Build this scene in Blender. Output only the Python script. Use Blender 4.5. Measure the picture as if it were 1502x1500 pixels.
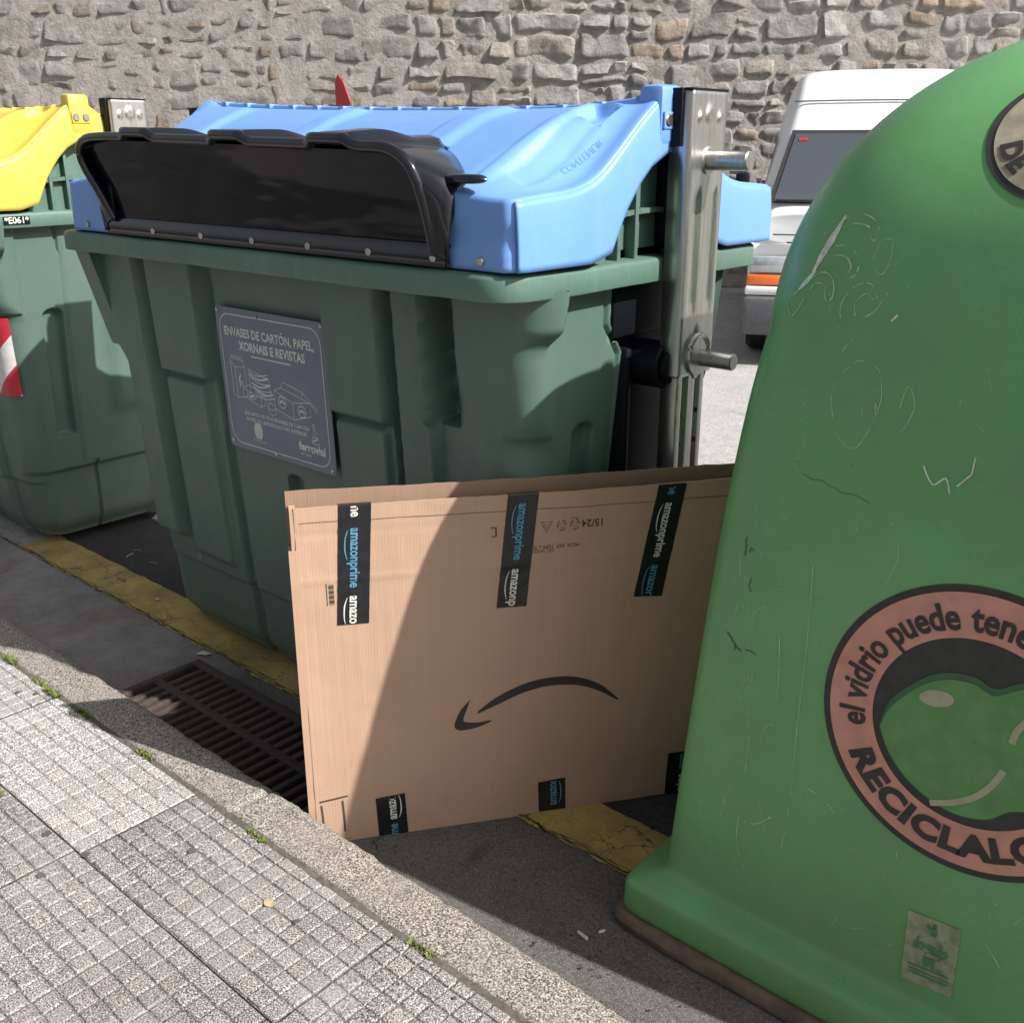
import bpy, bmesh, math, random
from mathutils import Vector, Matrix, noise
R = math.radians
random.seed(7)
S = bpy.context.scene
for o in list(bpy.data.objects): bpy.data.objects.remove(o)

# ------------------------------------------------------------------ camera
CAM_H = 1.70
PITCH, AZ = 19.63, 131.265
cd = bpy.data.cameras.new("camera"); cam = bpy.data.objects.new("camera", cd)
S.collection.objects.link(cam); S.camera = cam
cam.location = (0, 0, CAM_H)
cam.rotation_euler = (R(90 - PITCH), 0, R(AZ - 90))
cd.sensor_width = 36; cd.sensor_fit = 'HORIZONTAL'
cd.lens = 1500 / 1502 * 36
cd.clip_start = 0.05; cd.clip_end = 600
# ------------------------------------------------------------------ light
SUN_AZ, SUN_EL = 12.6, 41.0
w = bpy.data.worlds.new("World"); S.world = w; w.use_nodes = True
nt = w.node_tree
sky = nt.nodes.new('ShaderNodeTexSky'); sky.sky_type = 'NISHITA'; sky.sun_disc = False
sky.sun_elevation = R(SUN_EL); sky.sun_rotation = R(90 - SUN_AZ)
sky.air_density = 1.0; sky.dust_density = 4.0; sky.ozone_density = 1.0
bg = nt.nodes['Background']; bg.inputs[1].default_value = 0.085
hs = nt.nodes.new('ShaderNodeHueSaturation'); hs.inputs['Saturation'].default_value = .35
nt.links.new(sky.outputs[0], hs.inputs['Color']); nt.links.new(hs.outputs[0], bg.inputs[0])
sd = bpy.data.lights.new("sun", 'SUN'); sd.energy = 5.0; sd.angle = R(0.5); sd.color = (1, .965, .92)
sun = bpy.data.objects.new("sun", sd); S.collection.objects.link(sun)
sdir = Vector((math.cos(R(SUN_EL)) * math.cos(R(SUN_AZ)), math.cos(R(SUN_EL)) * math.sin(R(SUN_AZ)), math.sin(R(SUN_EL))))
sun.rotation_euler = sdir.to_track_quat('Z', 'Y').to_euler(); sun.location = sdir * 20
S.view_settings.view_transform = 'Standard'; S.view_settings.look = 'None'
S.view_settings.exposure = 0.58; S.view_settings.gamma = 1.0

# ------------------------------------------------------------------ helpers
COL = S.collection
class MB:
    """collects vertices and faces for one mesh"""
    def __init__(s): s.v = []; s.f = []; s.c = []; s.col = None
    def add(s, vs, fs, col=None):
        b = len(s.v); s.v += [tuple(v) for v in vs]; s.f += [tuple(b + i for i in f) for f in fs]
        s.c += [col if col is not None else (1, 1, 1)] * len(vs)
        if col is not None: s.col = True
    def box(s, x0, x1, y0, y1, z0, z1, col=None):
        vs = [(x, y, z) for z in (z0, z1) for y in (y0, y1) for x in (x0, x1)]
        s.add(vs, [(0, 2, 3, 1), (4, 5, 7, 6), (0, 1, 5, 4), (2, 6, 7, 3), (0, 4, 6, 2), (1, 3, 7, 5)], col)
    def bbox(s, x0, x1, y0, y1, z0, z1, r=.004, col=None):
        """bevelled box"""
        bm = bmesh.new(); bmesh.ops.create_cube(bm, size=1)
        for v in bm.verts:
            v.co = ((x0 + x1) / 2 + v.co.x * (x1 - x0), (y0 + y1) / 2 + v.co.y * (y1 - y0), (z0 + z1) / 2 + v.co.z * (z1 - z0))
        bmesh.ops.bevel(bm, geom=bm.edges[:], offset=r, segments=2, affect='EDGES', profile=.5)
        s.bm(bm, col)
    def bm(s, bm, col=None):
        bm.verts.ensure_lookup_table(); bm.verts.index_update()
        s.add([v.co[:] for v in bm.verts], [[v.index for v in f.verts] for f in bm.faces], col); bm.free()
    def grid(s, P, close_u=False, close_v=False, flip=False, col=None):
        n = len(P); m = len(P[0]); fs = []
        for i in range(n if close_u else n - 1):
            for j in range(m if close_v else m - 1):
                a = i * m + j; b = ((i + 1) % n) * m + j; c = ((i + 1) % n) * m + (j + 1) % m; d = i * m + (j + 1) % m
                fs.append((a, d, c, b) if flip else (a, b, c, d))
        s.add([p for row in P for p in row], fs, col)
    def cyl(s, p0, p1, r0, r1=None, n=20, caps=True, bev=0, col=None):
        r1 = r0 if r1 is None else r1
        p0 = Vector(p0); p1 = Vector(p1); ax = (p1 - p0).normalized(); L = (p1 - p0).length
        q = ax.to_track_quat('Z', 'Y')
        prof = [(r0 - bev, 0), (r0, bev), (r1, L - bev), (r1 - bev, L)] if bev else [(r0, 0), (r1, L)]
        P = [[p0 + q @ Vector((r * math.cos(2 * math.pi * k / n), r * math.sin(2 * math.pi * k / n), h)) for k in range(n)] for r, h in prof]
        b = len(s.v); s.grid(P, close_v=True, flip=True, col=col)
        if caps:
            s.f.append(tuple(b + k for k in range(n))[::-1]); m = (len(prof) - 1) * n; s.f.append(tuple(b + m + k for k in range(n)))
    def tube(s, pts, r, n=8, col=None):
        pts = [Vector(p) for p in pts]; P = []
        for i, p in enumerate(pts):
            d = (pts[min(i + 1, len(pts) - 1)] - pts[max(i - 1, 0)]).normalized()
            up = Vector((0, 0, 1)) if abs(d.z) < .95 else Vector((1, 0, 0))
            a = d.cross(up).normalized(); bb = a.cross(d)
            rr = r[i] if isinstance(r, (list, tuple)) else r
            P.append([p + (a * math.cos(t) + bb * math.sin(t)) * rr for t in [2 * math.pi * k / n for k in range(n)]])
        b = len(s.v); s.grid(P, close_v=True, col=col)
        s.f.append(tuple(b + k for k in range(n))); m = (len(P) - 1) * n; s.f.append(tuple(b + m + k for k in range(n))[::-1])
    def prism(s, poly, fn, t):
        """poly: 2D outline; fn(u, v, d) -> 3D; d runs 0..t"""
        n = len(poly); vs = [fn(u, v, 0) for u, v in poly] + [fn(u, v, t) for u, v in poly]
        fs = [tuple(range(n))[::-1], tuple(range(n, 2 * n))] + [(i, (i + 1) % n, n + (i + 1) % n, n + i) for i in range(n)]
        s.add(vs, fs)
    def build(s, name, mat, parent=None, smooth=True, ang=35, loc=None, fix=False):
        me = bpy.data.meshes.new(name); me.from_pydata(s.v, [], s.f); me.update()
        if s.col:
            ca = me.color_attributes.new("tone", 'FLOAT_COLOR', 'POINT')
            for i, c in enumerate(s.c): ca.data[i].color = (c[0], c[1], c[2], 1)
        if fix:
            bm = bmesh.new(); bm.from_mesh(me); bmesh.ops.recalc_face_normals(bm, faces=bm.faces[:]); bm.to_mesh(me); bm.free()
        if smooth: me.shade_smooth(); me.set_sharp_from_angle(angle=R(ang))
        me.materials.append(mat)
        o = bpy.data.objects.new(name, me); COL.objects.link(o)
        if parent: o.parent = parent
        if loc: o.location = loc
        return o
def tag(o, label=None, cat=None, group=None, kind=None):
    if label: o['label'] = label
    if cat: o['category'] = cat
    if group: o['group'] = group
    if kind: o['kind'] = kind
    return o
def empty(name, loc=(0, 0, 0)):
    o = bpy.data.objects.new(name, None); COL.objects.link(o); o.location = loc; o.empty_display_size = .2; return o
def ss(x, a, b):
    if a == b: return float(x >= a)
    t = max(0., min(1., (x - a) / (b - a))); return t * t * (3 - 2 * t)
def box1(x, a, b, w=.012):  # soft box
    return ss(x, a - w / 2, a + w / 2) * (1 - ss(x, b - w / 2, b + w / 2))
def interp(x, T):
    if x <= T[0][0]: return T[0][1]
    for (a, p), (b, q) in zip(T, T[1:]):
        if x <= b: t = (x - a) / (b - a); return p + (q - p) * t
    return T[-1][1]
def spl(x, T):
    """smooth (Catmull) interpolation"""
    n = len(T)
    if x <= T[0][0]: return T[0][1]
    if x >= T[-1][0]: return T[-1][1]
    for i in range(n - 1):
        if x <= T[i + 1][0]:
            x0, y0 = T[i]; x1, y1 = T[i + 1]; h = x1 - x0; t = (x - x0) / h
            m0 = (y1 - T[i - 1][1]) / (x1 - T[i - 1][0]) if i > 0 else (y1 - y0) / h
            m1 = (T[i + 2][1] - y0) / (T[i + 2][0] - x0) if i + 2 < n else (y1 - y0) / h
            return (2*t**3-3*t*t+1)*y0 + (t**3-2*t*t+t)*h*m0 + (-2*t**3+3*t*t)*y1 + (t**3-t*t)*h*m1
def fbm(x, y, z=0, o=4): return noise.fractal(Vector((x, y, z)), 1.0, 2.0, o)

# ------------------------------------------------------------------ materials
def newmat(name):
    m = bpy.data.materials.new(name); m.use_nodes = True
    return m, m.node_tree, m.node_tree.nodes['Principled BSDF']
def N(t, typ, **k):
    n = t.nodes.new(typ)
    for a, b in k.items(): setattr(n, a, b)
    return n
def coord(t, scale=(1, 1, 1), rot=(0, 0, 0)):
    g = N(t, 'ShaderNodeTexCoord'); mp = N(t, 'ShaderNodeMapping'); mp.inputs['Scale'].default_value = scale
    mp.inputs['Rotation'].default_value = rot
    t.links.new(g.outputs['Object'], mp.inputs[0]); return mp.outputs[0]
def nz(t, v, scale, detail=5, rough=.6, dist=0):
    n = N(t, 'ShaderNodeTexNoise'); n.inputs['Scale'].default_value = scale; n.inputs['Detail'].default_value = detail
    n.inputs['Roughness'].default_value = rough; n.inputs['Distortion'].default_value = dist
    t.links.new(v, n.inputs['Vector']); return n.outputs[0]
def ramp(t, f, stops):
    n = N(t, 'ShaderNodeValToRGB'); e = n.color_ramp.elements
    while len(e) > 1: e.remove(e[-1])
    for i, (p, c) in enumerate(stops):
        if not isinstance(c, (tuple, list)): c = (c, c, c)
        if i == 0: e[0].position = p; e[0].color = (*c[:3], 1)
        else: x = e.new(p); x.color = (*c[:3], 1)
    t.links.new(f, n.inputs[0]); return n.outputs[0]
def mix(t, f, a, b, typ='MIX'):
    n = N(t, 'ShaderNodeMix', data_type='RGBA', blend_type=typ)
    if isinstance(f, (int, float)): n.inputs[0].default_value = f
    else: t.links.new(f, n.inputs[0])
    for k, c in ((6, a), (7, b)):
        if isinstance(c, (tuple, list)): n.inputs[k].default_value = (*c[:3], 1)
        else: t.links.new(c, n.inputs[k])
    return n.outputs[2]
def bump(t, p, h, strength=.3, dist=.002, chain=None):
    n = N(t, 'ShaderNodeBump'); n.inputs['Strength'].default_value = strength; n.inputs['Distance'].default_value = dist
    t.links.new(h, n.inputs['Height'])
    if chain: t.links.new(chain, n.inputs['Normal'])
    t.links.new(n.outputs[0], p.inputs['Normal']); return n.outputs[0]
def plain(name, c, rough=.5, metal=0, bumpy=0, var=.12, spec=.5, scale=30):
    m, t, p = newmat(name); v = coord(t)
    n = nz(t, v, scale, 4)
    d = tuple(x * (1 - var) for x in c); l = tuple(min(1, x * (1 + var)) for x in c)
    t.links.new(ramp(t, n, [(.3, d), (.7, l)]), p.inputs['Base Color'])
    p.inputs['Roughness'].default_value = rough; p.inputs['Metallic'].default_value = metal
    p.inputs['Specular IOR Level'].default_value = spec
    if bumpy: bump(t, p, nz(t, v, 120, 3), bumpy, .001)
    return m
def plastic(name, c, rough=.38, dirt=(.2, .19, .16), dirt_amt=.35, scratch=.5, fade=.15, grime_z=None, coat=0):
    """moulded plastic: sun-faded tone variation, streaky dust, fine scratches"""
    m, t, p = newmat(name); v = coord(t)
    big = nz(t, v, 2.2, 5, .65)
    base = mix(t, ramp(t, big, [(.3, 0), (.75, 1)]), tuple(x * (1 - fade) for x in c), tuple(min(1, x * (1 + fade)) for x in c))
    st = nz(t, coord(t, (9, 9, .9)), 2.6, 6, .7)
    dm = ramp(t, st, [(.52, 0), (.85, 1)])
    sp = ramp(t, nz(t, v, 60, 5, .7), [(.55, 0), (.8, 1)])
    dmm = mix(t, .5, dm, sp)
    dn = N(t, 'ShaderNodeMath', operation='MULTIPLY'); t.links.new(dmm, dn.inputs[0]); dn.inputs[1].default_value = dirt_amt
    fac = dn.outputs[0]
    if grime_z:
        g = N(t, 'ShaderNodeTexCoord'); sx = N(t, 'ShaderNodeSeparateXYZ'); t.links.new(g.outputs['Object'], sx.inputs[0])
        mr = N(t, 'ShaderNodeMapRange'); mr.inputs[1].default_value = grime_z; mr.inputs[2].default_value = 0.0; mr.inputs[3].default_value = 0; mr.inputs[4].default_value = .55
        t.links.new(sx.outputs[2], mr.inputs[0])
        mu = N(t, 'ShaderNodeMath', operation='MULTIPLY'); t.links.new(mr.outputs[0], mu.inputs[0]); t.links.new(ramp(t, nz(t, v, 14, 6, .7), [(.35, 0), (.65, 1)]), mu.inputs[1])
        ad = N(t, 'ShaderNodeMath', operation='MAXIMUM'); t.links.new(fac, ad.inputs[0]); t.links.new(mu.outputs[0], ad.inputs[1]); fac = ad.outputs[0]
    col = mix(t, fac, base, dirt)
    # scratches: stretched thin noise bands
    s1 = nz(t, coord(t, (3, 3, .5), (.3, .5, .2)), 9, 2, .5, 1.5)
    line = ramp(t, s1, [(.497, 0), (.5, 1), (.503, 0)])
    msk = ramp(t, nz(t, v, 3.1, 3), [(.52, 0), (.62, 1)])
    lm = N(t, 'ShaderNodeMath', operation='MULTIPLY'); t.links.new(line, lm.inputs[0]); t.links.new(msk, lm.inputs[1])
    l2 = N(t, 'ShaderNodeMath', operation='MULTIPLY'); t.links.new(lm.outputs[0], l2.inputs[0]); l2.inputs[1].default_value = scratch
    col = mix(t, l2.outputs[0], col, tuple(min(1, x * 1.6 + .12) for x in c))
    t.links.new(col, p.inputs['Base Color'])
    rr = ramp(t, nz(t, v, 7, 6, .7), [(.3, rough - .06), (.7, min(1, rough + .18))])
    t.links.new(rr, p.inputs['Roughness']); p.inputs['Coat Weight'].default_value = coat
    b = bump(t, p, nz(t, v, 260, 3), .12, .0008)
    bump(t, p, nz(t, v, 5, 3), .25, .004, b)
    return m
M = {}
M['green'] = plastic('green_plastic', (.088, .148, .120), .42, (.19, .18, .145), .45, .35, .12, grime_z=.5)
M['rim'] = plastic('green_rim_plastic', (.085, .160, .125), .42, (.30, .32, .25), .45, .5, .15)
M['blue'] = plastic('blue_plastic', (.145, .305, .66), .38, (.34, .38, .42), .38, .4, .08)
M['yellow'] = plastic('yellow_plastic', (.60, .45, .07), .36, (.42, .36, .2), .32, .2, .06)
M['igloo'] = plastic('igloo_green_plastic', (.128, .35, .130), .27, (.17, .23, .11), .55, .4, .16, grime_z=.45)
M['black'] = plain('black_glossy_plastic', (.008, .009, .012), .12, spec=.6, scale=6)
M['blackmat'] = plain('black_matt_plastic_and_shade', (.0035, .0045, .008), .55, spec=.2)  # near-black carries the arm channel's shade; plain black parts share it
M['blackin'] = plain('black_inner_plastic', (.004, .0045, .006), .28, spec=.18)
M['blackflap'] = plain('black_rubber_flap', (.0025, .0035, .007), .07, spec=.22, scale=5)
M['dark'] = plain('dark_void', (.008, .009, .012), .8)
M['rubber'] = plain('rubber', (.02, .02, .02), .8, bumpy=.4)
M['screw'] = plain('zinc_screw', (.45, .43, .38), .35, 1, 0, .2)
M['white'] = plain('white_print', (.62, .63, .60), .6, 0, 0, .12)
M['black_print'] = plain('black_print', (.022, .022, .022), .55, 0, 0, .3)
M['tape'] = plain('black_tape', (.012, .014, .016), .22, 0, .5, .25)
M['tape_blue'] = plain('tape_blue_print', (.09, .25, .36), .45)
M['tape_white'] = plain('tape_white_print', (.62, .60, .56), .45)
M['red'] = plain('red_reflective', (.50, .02, .04), .35)
M['whitefilm'] = plain('white_reflective', (.62, .62, .6), .35)
M['pink'] = plain('faded_red_vinyl', (.56, .27, .20), .6, 0, .2, .14, scale=22)
M['vinyl_black'] = plain('faded_black_vinyl', (.030, .032, .030), .6, 0, .2, .3, scale=25)
M['vinyl_green'] = plain('faded_green_vinyl', (.105, .27, .085), .55, 0, .1, .15, scale=25)
M['vinyl_dkgreen'] = plain('faded_dark_green_vinyl', (.045, .12, .05), .6, 0, .1, .15)
M['vinyl_cream'] = plain('faded_cream_vinyl', (.38, .37, .25), .6, 0, .1, .15, scale=40)
M['paperworn'] = plain('worn_paper_sticker', (.26, .29, .18), .8, 0, .2, .35, scale=45)
M['ink_green'] = plain('faded_green_ink', (.07, .20, .10), .7)
M['scuff'] = plain('white_scuff', (.42, .56, .38), .6, 0, 0, .3)
M['scuffw'] = plain('bare_scuff', (.60, .62, .54), .6, 0, 0, .3, scale=80)
M['scuffd'] = plain('dark_crack', (.06, .09, .05), .7, 0, 0, .3)
M['vanwhite'] = plain('white_car_paint', (.78, .79, .80), .22, 0, 0, .03, scale=4)
M['vangrey'] = plain('grey_bumper_plastic', (.10, .10, .11), .5, 0, .2)
M['orange'] = plain('indicator_lens', (.75, .16, .03), .15)
M['lamp'] = plain('headlight_lens', (.45, .47, .5), .08, .4)
M['chrome'] = plain('wheel_rim_steel', (.45, .45, .46), .35, .8)
M['iron'] = plain('rusty_cast_iron', (.072, .052, .048), .62, .15, .8, .35, scale=60)
M['brownmat'] = plain('weathered_brown_base', (.135, .095, .07), .8, 0, .8, .35, scale=25)
M['leaf'] = plain('weed_leaf', (.15, .19, .045), .6, 0, 0, .4)
M['dryleaf'] = plain('dry_leaf', (.20, .12, .05), .8, 0, 0, .4)
M['darkleaf'] = plain('dark_litter', (.03, .024, .02), .8, 0, 0, .4)
M['paper'] = plain('white_paper', (.66, .65, .6), .7, 0, 0, .1)
M['butt'] = plain('cigarette_filter', (.55, .52, .45), .7)
M['signblue'] = plain('sign_blue_grey', (.14, .18, .235), .42, 0, .1, .10, scale=12)

def glassmat():
    m, t, p = newmat('windscreen_glass'); p.inputs['Base Color'].default_value = (.10, .12, .14, 1); p.inputs['Roughness'].default_value = .04
    p.inputs['Transmission Weight'].default_value = .35; p.inputs['IOR'].default_value = 1.5
    return m
M['glass'] = glassmat()
def steel():
    m, t, p = newmat('stainless_steel'); v = coord(t, (20, 20, 1.2))
    t.links.new(ramp(t, nz(t, v, 6, 6, .7), [(.3, (.36, .355, .34)), (.7, (.54, .53, .50))]), p.inputs['Base Color'])
    t.links.new(ramp(t, nz(t, v, 9, 6, .7), [(.3, .25), (.7, .42)]), p.inputs['Roughness']); p.inputs['Metallic'].default_value = .9
    bump(t, p, nz(t, coord(t), 14, 3), .25, .002); return m
M['steel'] = steel()
def asphalt(name, lo, hi, speck, sc=1., crack=True, spk=.5):
    m, t, p = newmat(name); v = coord(t)
    big = nz(t, v, 1.7 * sc, 6, .7); med = nz(t, v, 9 * sc, 6, .75)
    c = mix(t, .5, ramp(t, big, [(.35, lo), (.65, hi)]), ramp(t, med, [(.3, lo), (.7, hi)]))
    fn = nz(t, v, 330, 3, .7)
    c = mix(t, ramp(t, fn, [(.56, 0), (.70, spk)]), c, speck)
    c = mix(t, ramp(t, nz(t, v, 210, 2, .6), [(.58, 0), (.68, .6)]), c, tuple(x * .3 for x in lo))
    # stains
    stn = ramp(t, nz(t, v, 4.3, 6, .7, .6), [(.56, 0), (.72, .55)])
    c = mix(t, stn, c, tuple(x * .42 for x in lo))
    h = mix(t, .35, fn, nz(t, v, 120 * sc, 6, .8))
    c = mix(t, .55, c, mix(t, 1., c, ramp(t, nz(t, v, 75 * sc, 7, .85), [(.38, .35), (.62, 1.65)]), 'MULTIPLY'))
    b = bump(t, p, h, .9, .005)
    if crack:
        vo = N(t, 'ShaderNodeTexVoronoi', feature='DISTANCE_TO_EDGE'); vo.inputs['Scale'].default_value = 2.3
        wv = N(t, 'ShaderNodeMixRGB'); wv.inputs[0].default_value = .22
        t.links.new(v, wv.inputs[1]); nn = N(t, 'ShaderNodeTexNoise'); nn.inputs['Scale'].default_value = 6; nn.inputs['Detail'].default_value = 6
        t.links.new(v, nn.inputs['Vector']); t.links.new(nn.outputs[1], wv.inputs[2]); t.links.new(wv.outputs[0], vo.inputs['Vector'])
        ck = ramp(t, vo.outputs[0], [(.0, 1), (.008, 0)])
        mk = ramp(t, nz(t, v, 1.3, 2), [(.50, 0), (.6, 1)])
        mm = N(t, 'ShaderNodeMath', operation='MULTIPLY'); t.links.new(ck, mm.inputs[0]); t.links.new(mk, mm.inputs[1])
        c = mix(t, mm.outputs[0], c, (.01, .01, .01))
    t.links.new(c, p.inputs['Base Color']); p.inputs['Roughness'].default_value = .88; p.inputs['Specular IOR Level'].default_value = .3
    return m
M['road'] = asphalt('grey_asphalt', (.32, .31, .305), (.42, .41, .40), (.55, .54, .52), crack=False)
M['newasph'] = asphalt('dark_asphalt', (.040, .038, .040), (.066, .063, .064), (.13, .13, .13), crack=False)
M['gutter'] = asphalt('stained_concrete', (.080, .075, .070), (.150, .140, .132), (.42, .40, .38), 1.3, spk=.85)
def pale_stretch():
    t = M['gutter'].node_tree; p = t.nodes['Principled BSDF']; src = p.inputs['Base Color'].links[0].from_socket
    v = coord(t); sx = N(t, 'ShaderNodeSeparateXYZ'); t.links.new(v, sx.inputs[0])
    n = nz(t, v, 6, 6, .7); ad = N(t, 'ShaderNodeMath', operation='MULTIPLY_ADD'); t.links.new(n, ad.inputs[0]); ad.inputs[1].default_value = .5; t.links.new(sx.outputs[0], ad.inputs[2])
    mr = N(t, 'ShaderNodeMapRange'); mr.inputs[1].default_value = -2.45; mr.inputs[2].default_value = -2.85; t.links.new(ad.outputs[0], mr.inputs[0])
    pale = ramp(t, nz(t, v, 5, 8, .75), [(.3, (.20, .185, .18)), (.7, (.36, .335, .325))])
    pale = mix(t, ramp(t, nz(t, v, 2.5, 4, .6, .5), [(.55, 0), (.68, .6)]), pale, (.24, .15, .14))
    pale = mix(t, ramp(t, nz(t, v, 90, 4, .8), [(.55, 0), (.7, .5)]), pale, (.10, .09, .085))
    t.links.new(mix(t, mr.outputs[0], src, pale), p.inputs['Base Color'])
pale_stretch()
def yellow():
    m, t, p = newmat('worn_yellow_paint'); v = coord(t)
    c = ramp(t, nz(t, v, 7, 6, .7), [(.3, (.40, .29, .075)), (.7, (.56, .41, .12))])
    wear = ramp(t, nz(t, v, 18, 12, .85, .4), [(.56, 0), (.66, .9)])
    c = mix(t, wear, c, (.09, .08, .065))
    c = mix(t, ramp(t, nz(t, v, 4, 6, .7), [(.44, 0), (.66, .7)]), c, (.18, .145, .075))
    c = mix(t, ramp(t, nz(t, v, 1.6, 5, .7, .4), [(.50, 0), (.64, .55)]), c, (.15, .13, .085))
    vo = N(t, 'ShaderNodeTexVoronoi', feature='DISTANCE_TO_EDGE'); vo.inputs['Scale'].default_value = 11
    nn = N(t, 'ShaderNodeTexNoise'); nn.inputs['Scale'].default_value = 9; nn.inputs['Detail'].default_value = 5
    t.links.new(v, nn.inputs['Vector']); wv = N(t, 'ShaderNodeMixRGB'); wv.inputs[0].default_value = .12
    t.links.new(v, wv.inputs[1]); t.links.new(nn.outputs[1], wv.inputs[2]); t.links.new(wv.outputs[0], vo.inputs['Vector'])
    mm = N(t, 'ShaderNodeMath', operation='MULTIPLY'); t.links.new(ramp(t, vo.outputs[0], [(0, 1), (.022, 0)]), mm.inputs[0]); t.links.new(ramp(t, nz(t, v, 5, 3), [(.45, 0), (.6, 1)]), mm.inputs[1])
    c = mix(t, mm.outputs[0], c, (.03, .028, .022))
    t.links.new(c, p.inputs['Base Color']); p.inputs['Roughness'].default_value = .8
    bump(t, p, nz(t, v, 300, 4, .8), .5, .003); return m
M['yline'] = yellow()
def granite(name, tint, speck=260, attr=False, relief=.6):
    m, t, p = newmat(name); v = coord(t)
    g = ramp(t, nz(t, v, speck, 2, .55), [(.37, (.055, .054, .056)), (.44, (.23, .225, .225)), (.54, (.40, .39, .385)), (.63, (.78, .76, .74))])
    g = mix(t, 1.0, g, tint, 'MULTIPLY')
    if attr:
        a = N(t, 'ShaderNodeAttribute'); a.attribute_name = 'tone'; g = mix(t, 1.0, g, a.outputs[0], 'MULTIPLY')
    g = mix(t, ramp(t, nz(t, v, 5, 6, .7), [(.45, 0), (.75, .5)]), g, tuple(x * .36 for x in tint))
    g = mix(t, ramp(t, nz(t, v, 38, 5, .75), [(.60, 0), (.70, .55)]), g, (.09, .085, .075))
    t.links.new(g, p.inputs['Base Color']); p.inputs['Roughness'].default_value = .85; p.inputs['Specular IOR Level'].default_value = .25
    b = bump(t, p, nz(t, v, speck * .8, 4, .7), relief, .003)
    bump(t, p, nz(t, v, 45, 5, .7), .5, .006, b); return m
M['tile'] = granite('terrazzo_paving', (1., .975, .955), 300, True, .5)
M['kerb'] = granite('granite_kerb', (.74, .685, .62), 270, True, .8)
def stone():
    m, t, p = newmat('rubble_stone'); v = coord(t)
    a = N(t, 'ShaderNodeAttribute'); a.attribute_name = 'tone'
    g = mix(t, 1., ramp(t, nz(t, v, 5, 8, .75), [(.28, .55), (.72, 1.25)]), a.outputs[0], 'MULTIPLY')
    g = mix(t, ramp(t, nz(t, v, 1.1, 6, .7), [(.5, 0), (.75, .35)]), g, (.20, .17, .14))
    t.links.new(g, p.inputs['Base Color']); p.inputs['Roughness'].default_value = .9; p.inputs['Specular IOR Level'].default_value = .2
    b = bump(t, p, nz(t, v, 7, 8, .75), 1., .09)
    bump(t, p, nz(t, v, 30, 5, .7), .6, .03, b); return m
M['stone'] = stone()
def cardboard(name, c):
    m, t, p = newmat(name); v = coord(t)
    wv = N(t, 'ShaderNodeTexWave', wave_type='BANDS', bands_direction='X'); wv.inputs['Scale'].default_value = 42; wv.inputs['Distortion'].default_value = .4
    t.links.new(v, wv.inputs['Vector'])
    streak = nz(t, coord(t, (40, 40, 1)), 3, 4, .6)
    cc = ramp(t, streak, [(.3, tuple(x * .97 for x in c)), (.7, tuple(x * 1.02 for x in c))])
    cc = mix(t, ramp(t, nz(t, v, 3, 5, .6), [(.5, 0), (.8, .3)]), cc, tuple(x * .72 for x in c))
    cc = mix(t, .03, cc, wv.outputs[0], 'MULTIPLY')
    cc = mix(t, ramp(t, nz(t, v, 420, 2), [(.62, 0), (.72, .35)]), cc, tuple(x * .5 for x in c))
    t.links.new(cc, p.inputs['Base Color']); p.inputs['Roughness'].default_value = .82; p.inputs['Specular IOR Level'].default_value = .25
    b = bump(t, p, wv.outputs[0], .10, .0010)
    b = bump(t, p, nz(t, coord(t, (30, 30, 1)), 2, 3), .35, .003, b)
    bump(t, p, nz(t, v, 2.6, 3), .35, .02, b); return m
M['card'] = cardboard('cardboard', (.455, .30, .21))
M['cardin'] = cardboard('cardboard_inside', (.30, .20, .14))

# text outline -> 2D mesh
def text2d(body, size=1., bold=0., shear=0., space=1.):
    c = bpy.data.curves.new('t', 'FONT'); c.body = body; c.size = size; c.offset = bold; c.resolution_u = 3; c.shear = shear
    c.space_character = space; c.align_x = 'CENTER'; c.align_y = 'CENTER'
    o = bpy.data.objects.new('t', c); COL.objects.link(o)
    dg = bpy.context.evaluated_depsgraph_get(); me = o.evaluated_get(dg).to_mesh()
    vs = [(v.co.x, v.co.y) for v in me.vertices]; fs = [tuple(p.vertices) for p in me.polygons]
    o.evaluated_get(dg).to_mesh_clear(); bpy.data.objects.remove(o); bpy.data.curves.remove(c)
    if vs:
        x0 = min(v[0] for v in vs); x1 = max(v[0] for v in vs); vs = [(v[0] - (x0 + x1) / 2, v[1]) for v in vs]
    return vs, fs
def put_text(mb, body, size, fn, **k):
    vs, fs = text2d(body, size, **k); mb.add([fn(u, v) for u, v in vs], fs)
def stroke(mb, pts, wd, fn, closed=False):
    """flat ribbon along 2D points"""
    P = [Vector(p) for p in pts]; n = len(P); L = []; 
    for i in range(n):
        a = P[(i - 1) % n] if closed or i > 0 else P[i]; b = P[(i + 1) % n] if closed or i < n - 1 else P[i]
        d = (b - a); d = d.normalized() if d.length > 1e-9 else Vector((1, 0)); q = Vector((-d.y, d.x))
        ww = wd[i] if isinstance(wd, (list, tuple)) else wd
        L.append((P[i] + q * ww / 2, P[i] - q * ww / 2))
    vs = [fn(*p) for l in L for p in l]; m = n if closed else n - 1
    mb.add(vs, [(2 * i, 2 * i + 1, 2 * ((i + 1) % n) + 1, 2 * ((i + 1) % n)) for i in range(m)])
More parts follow.
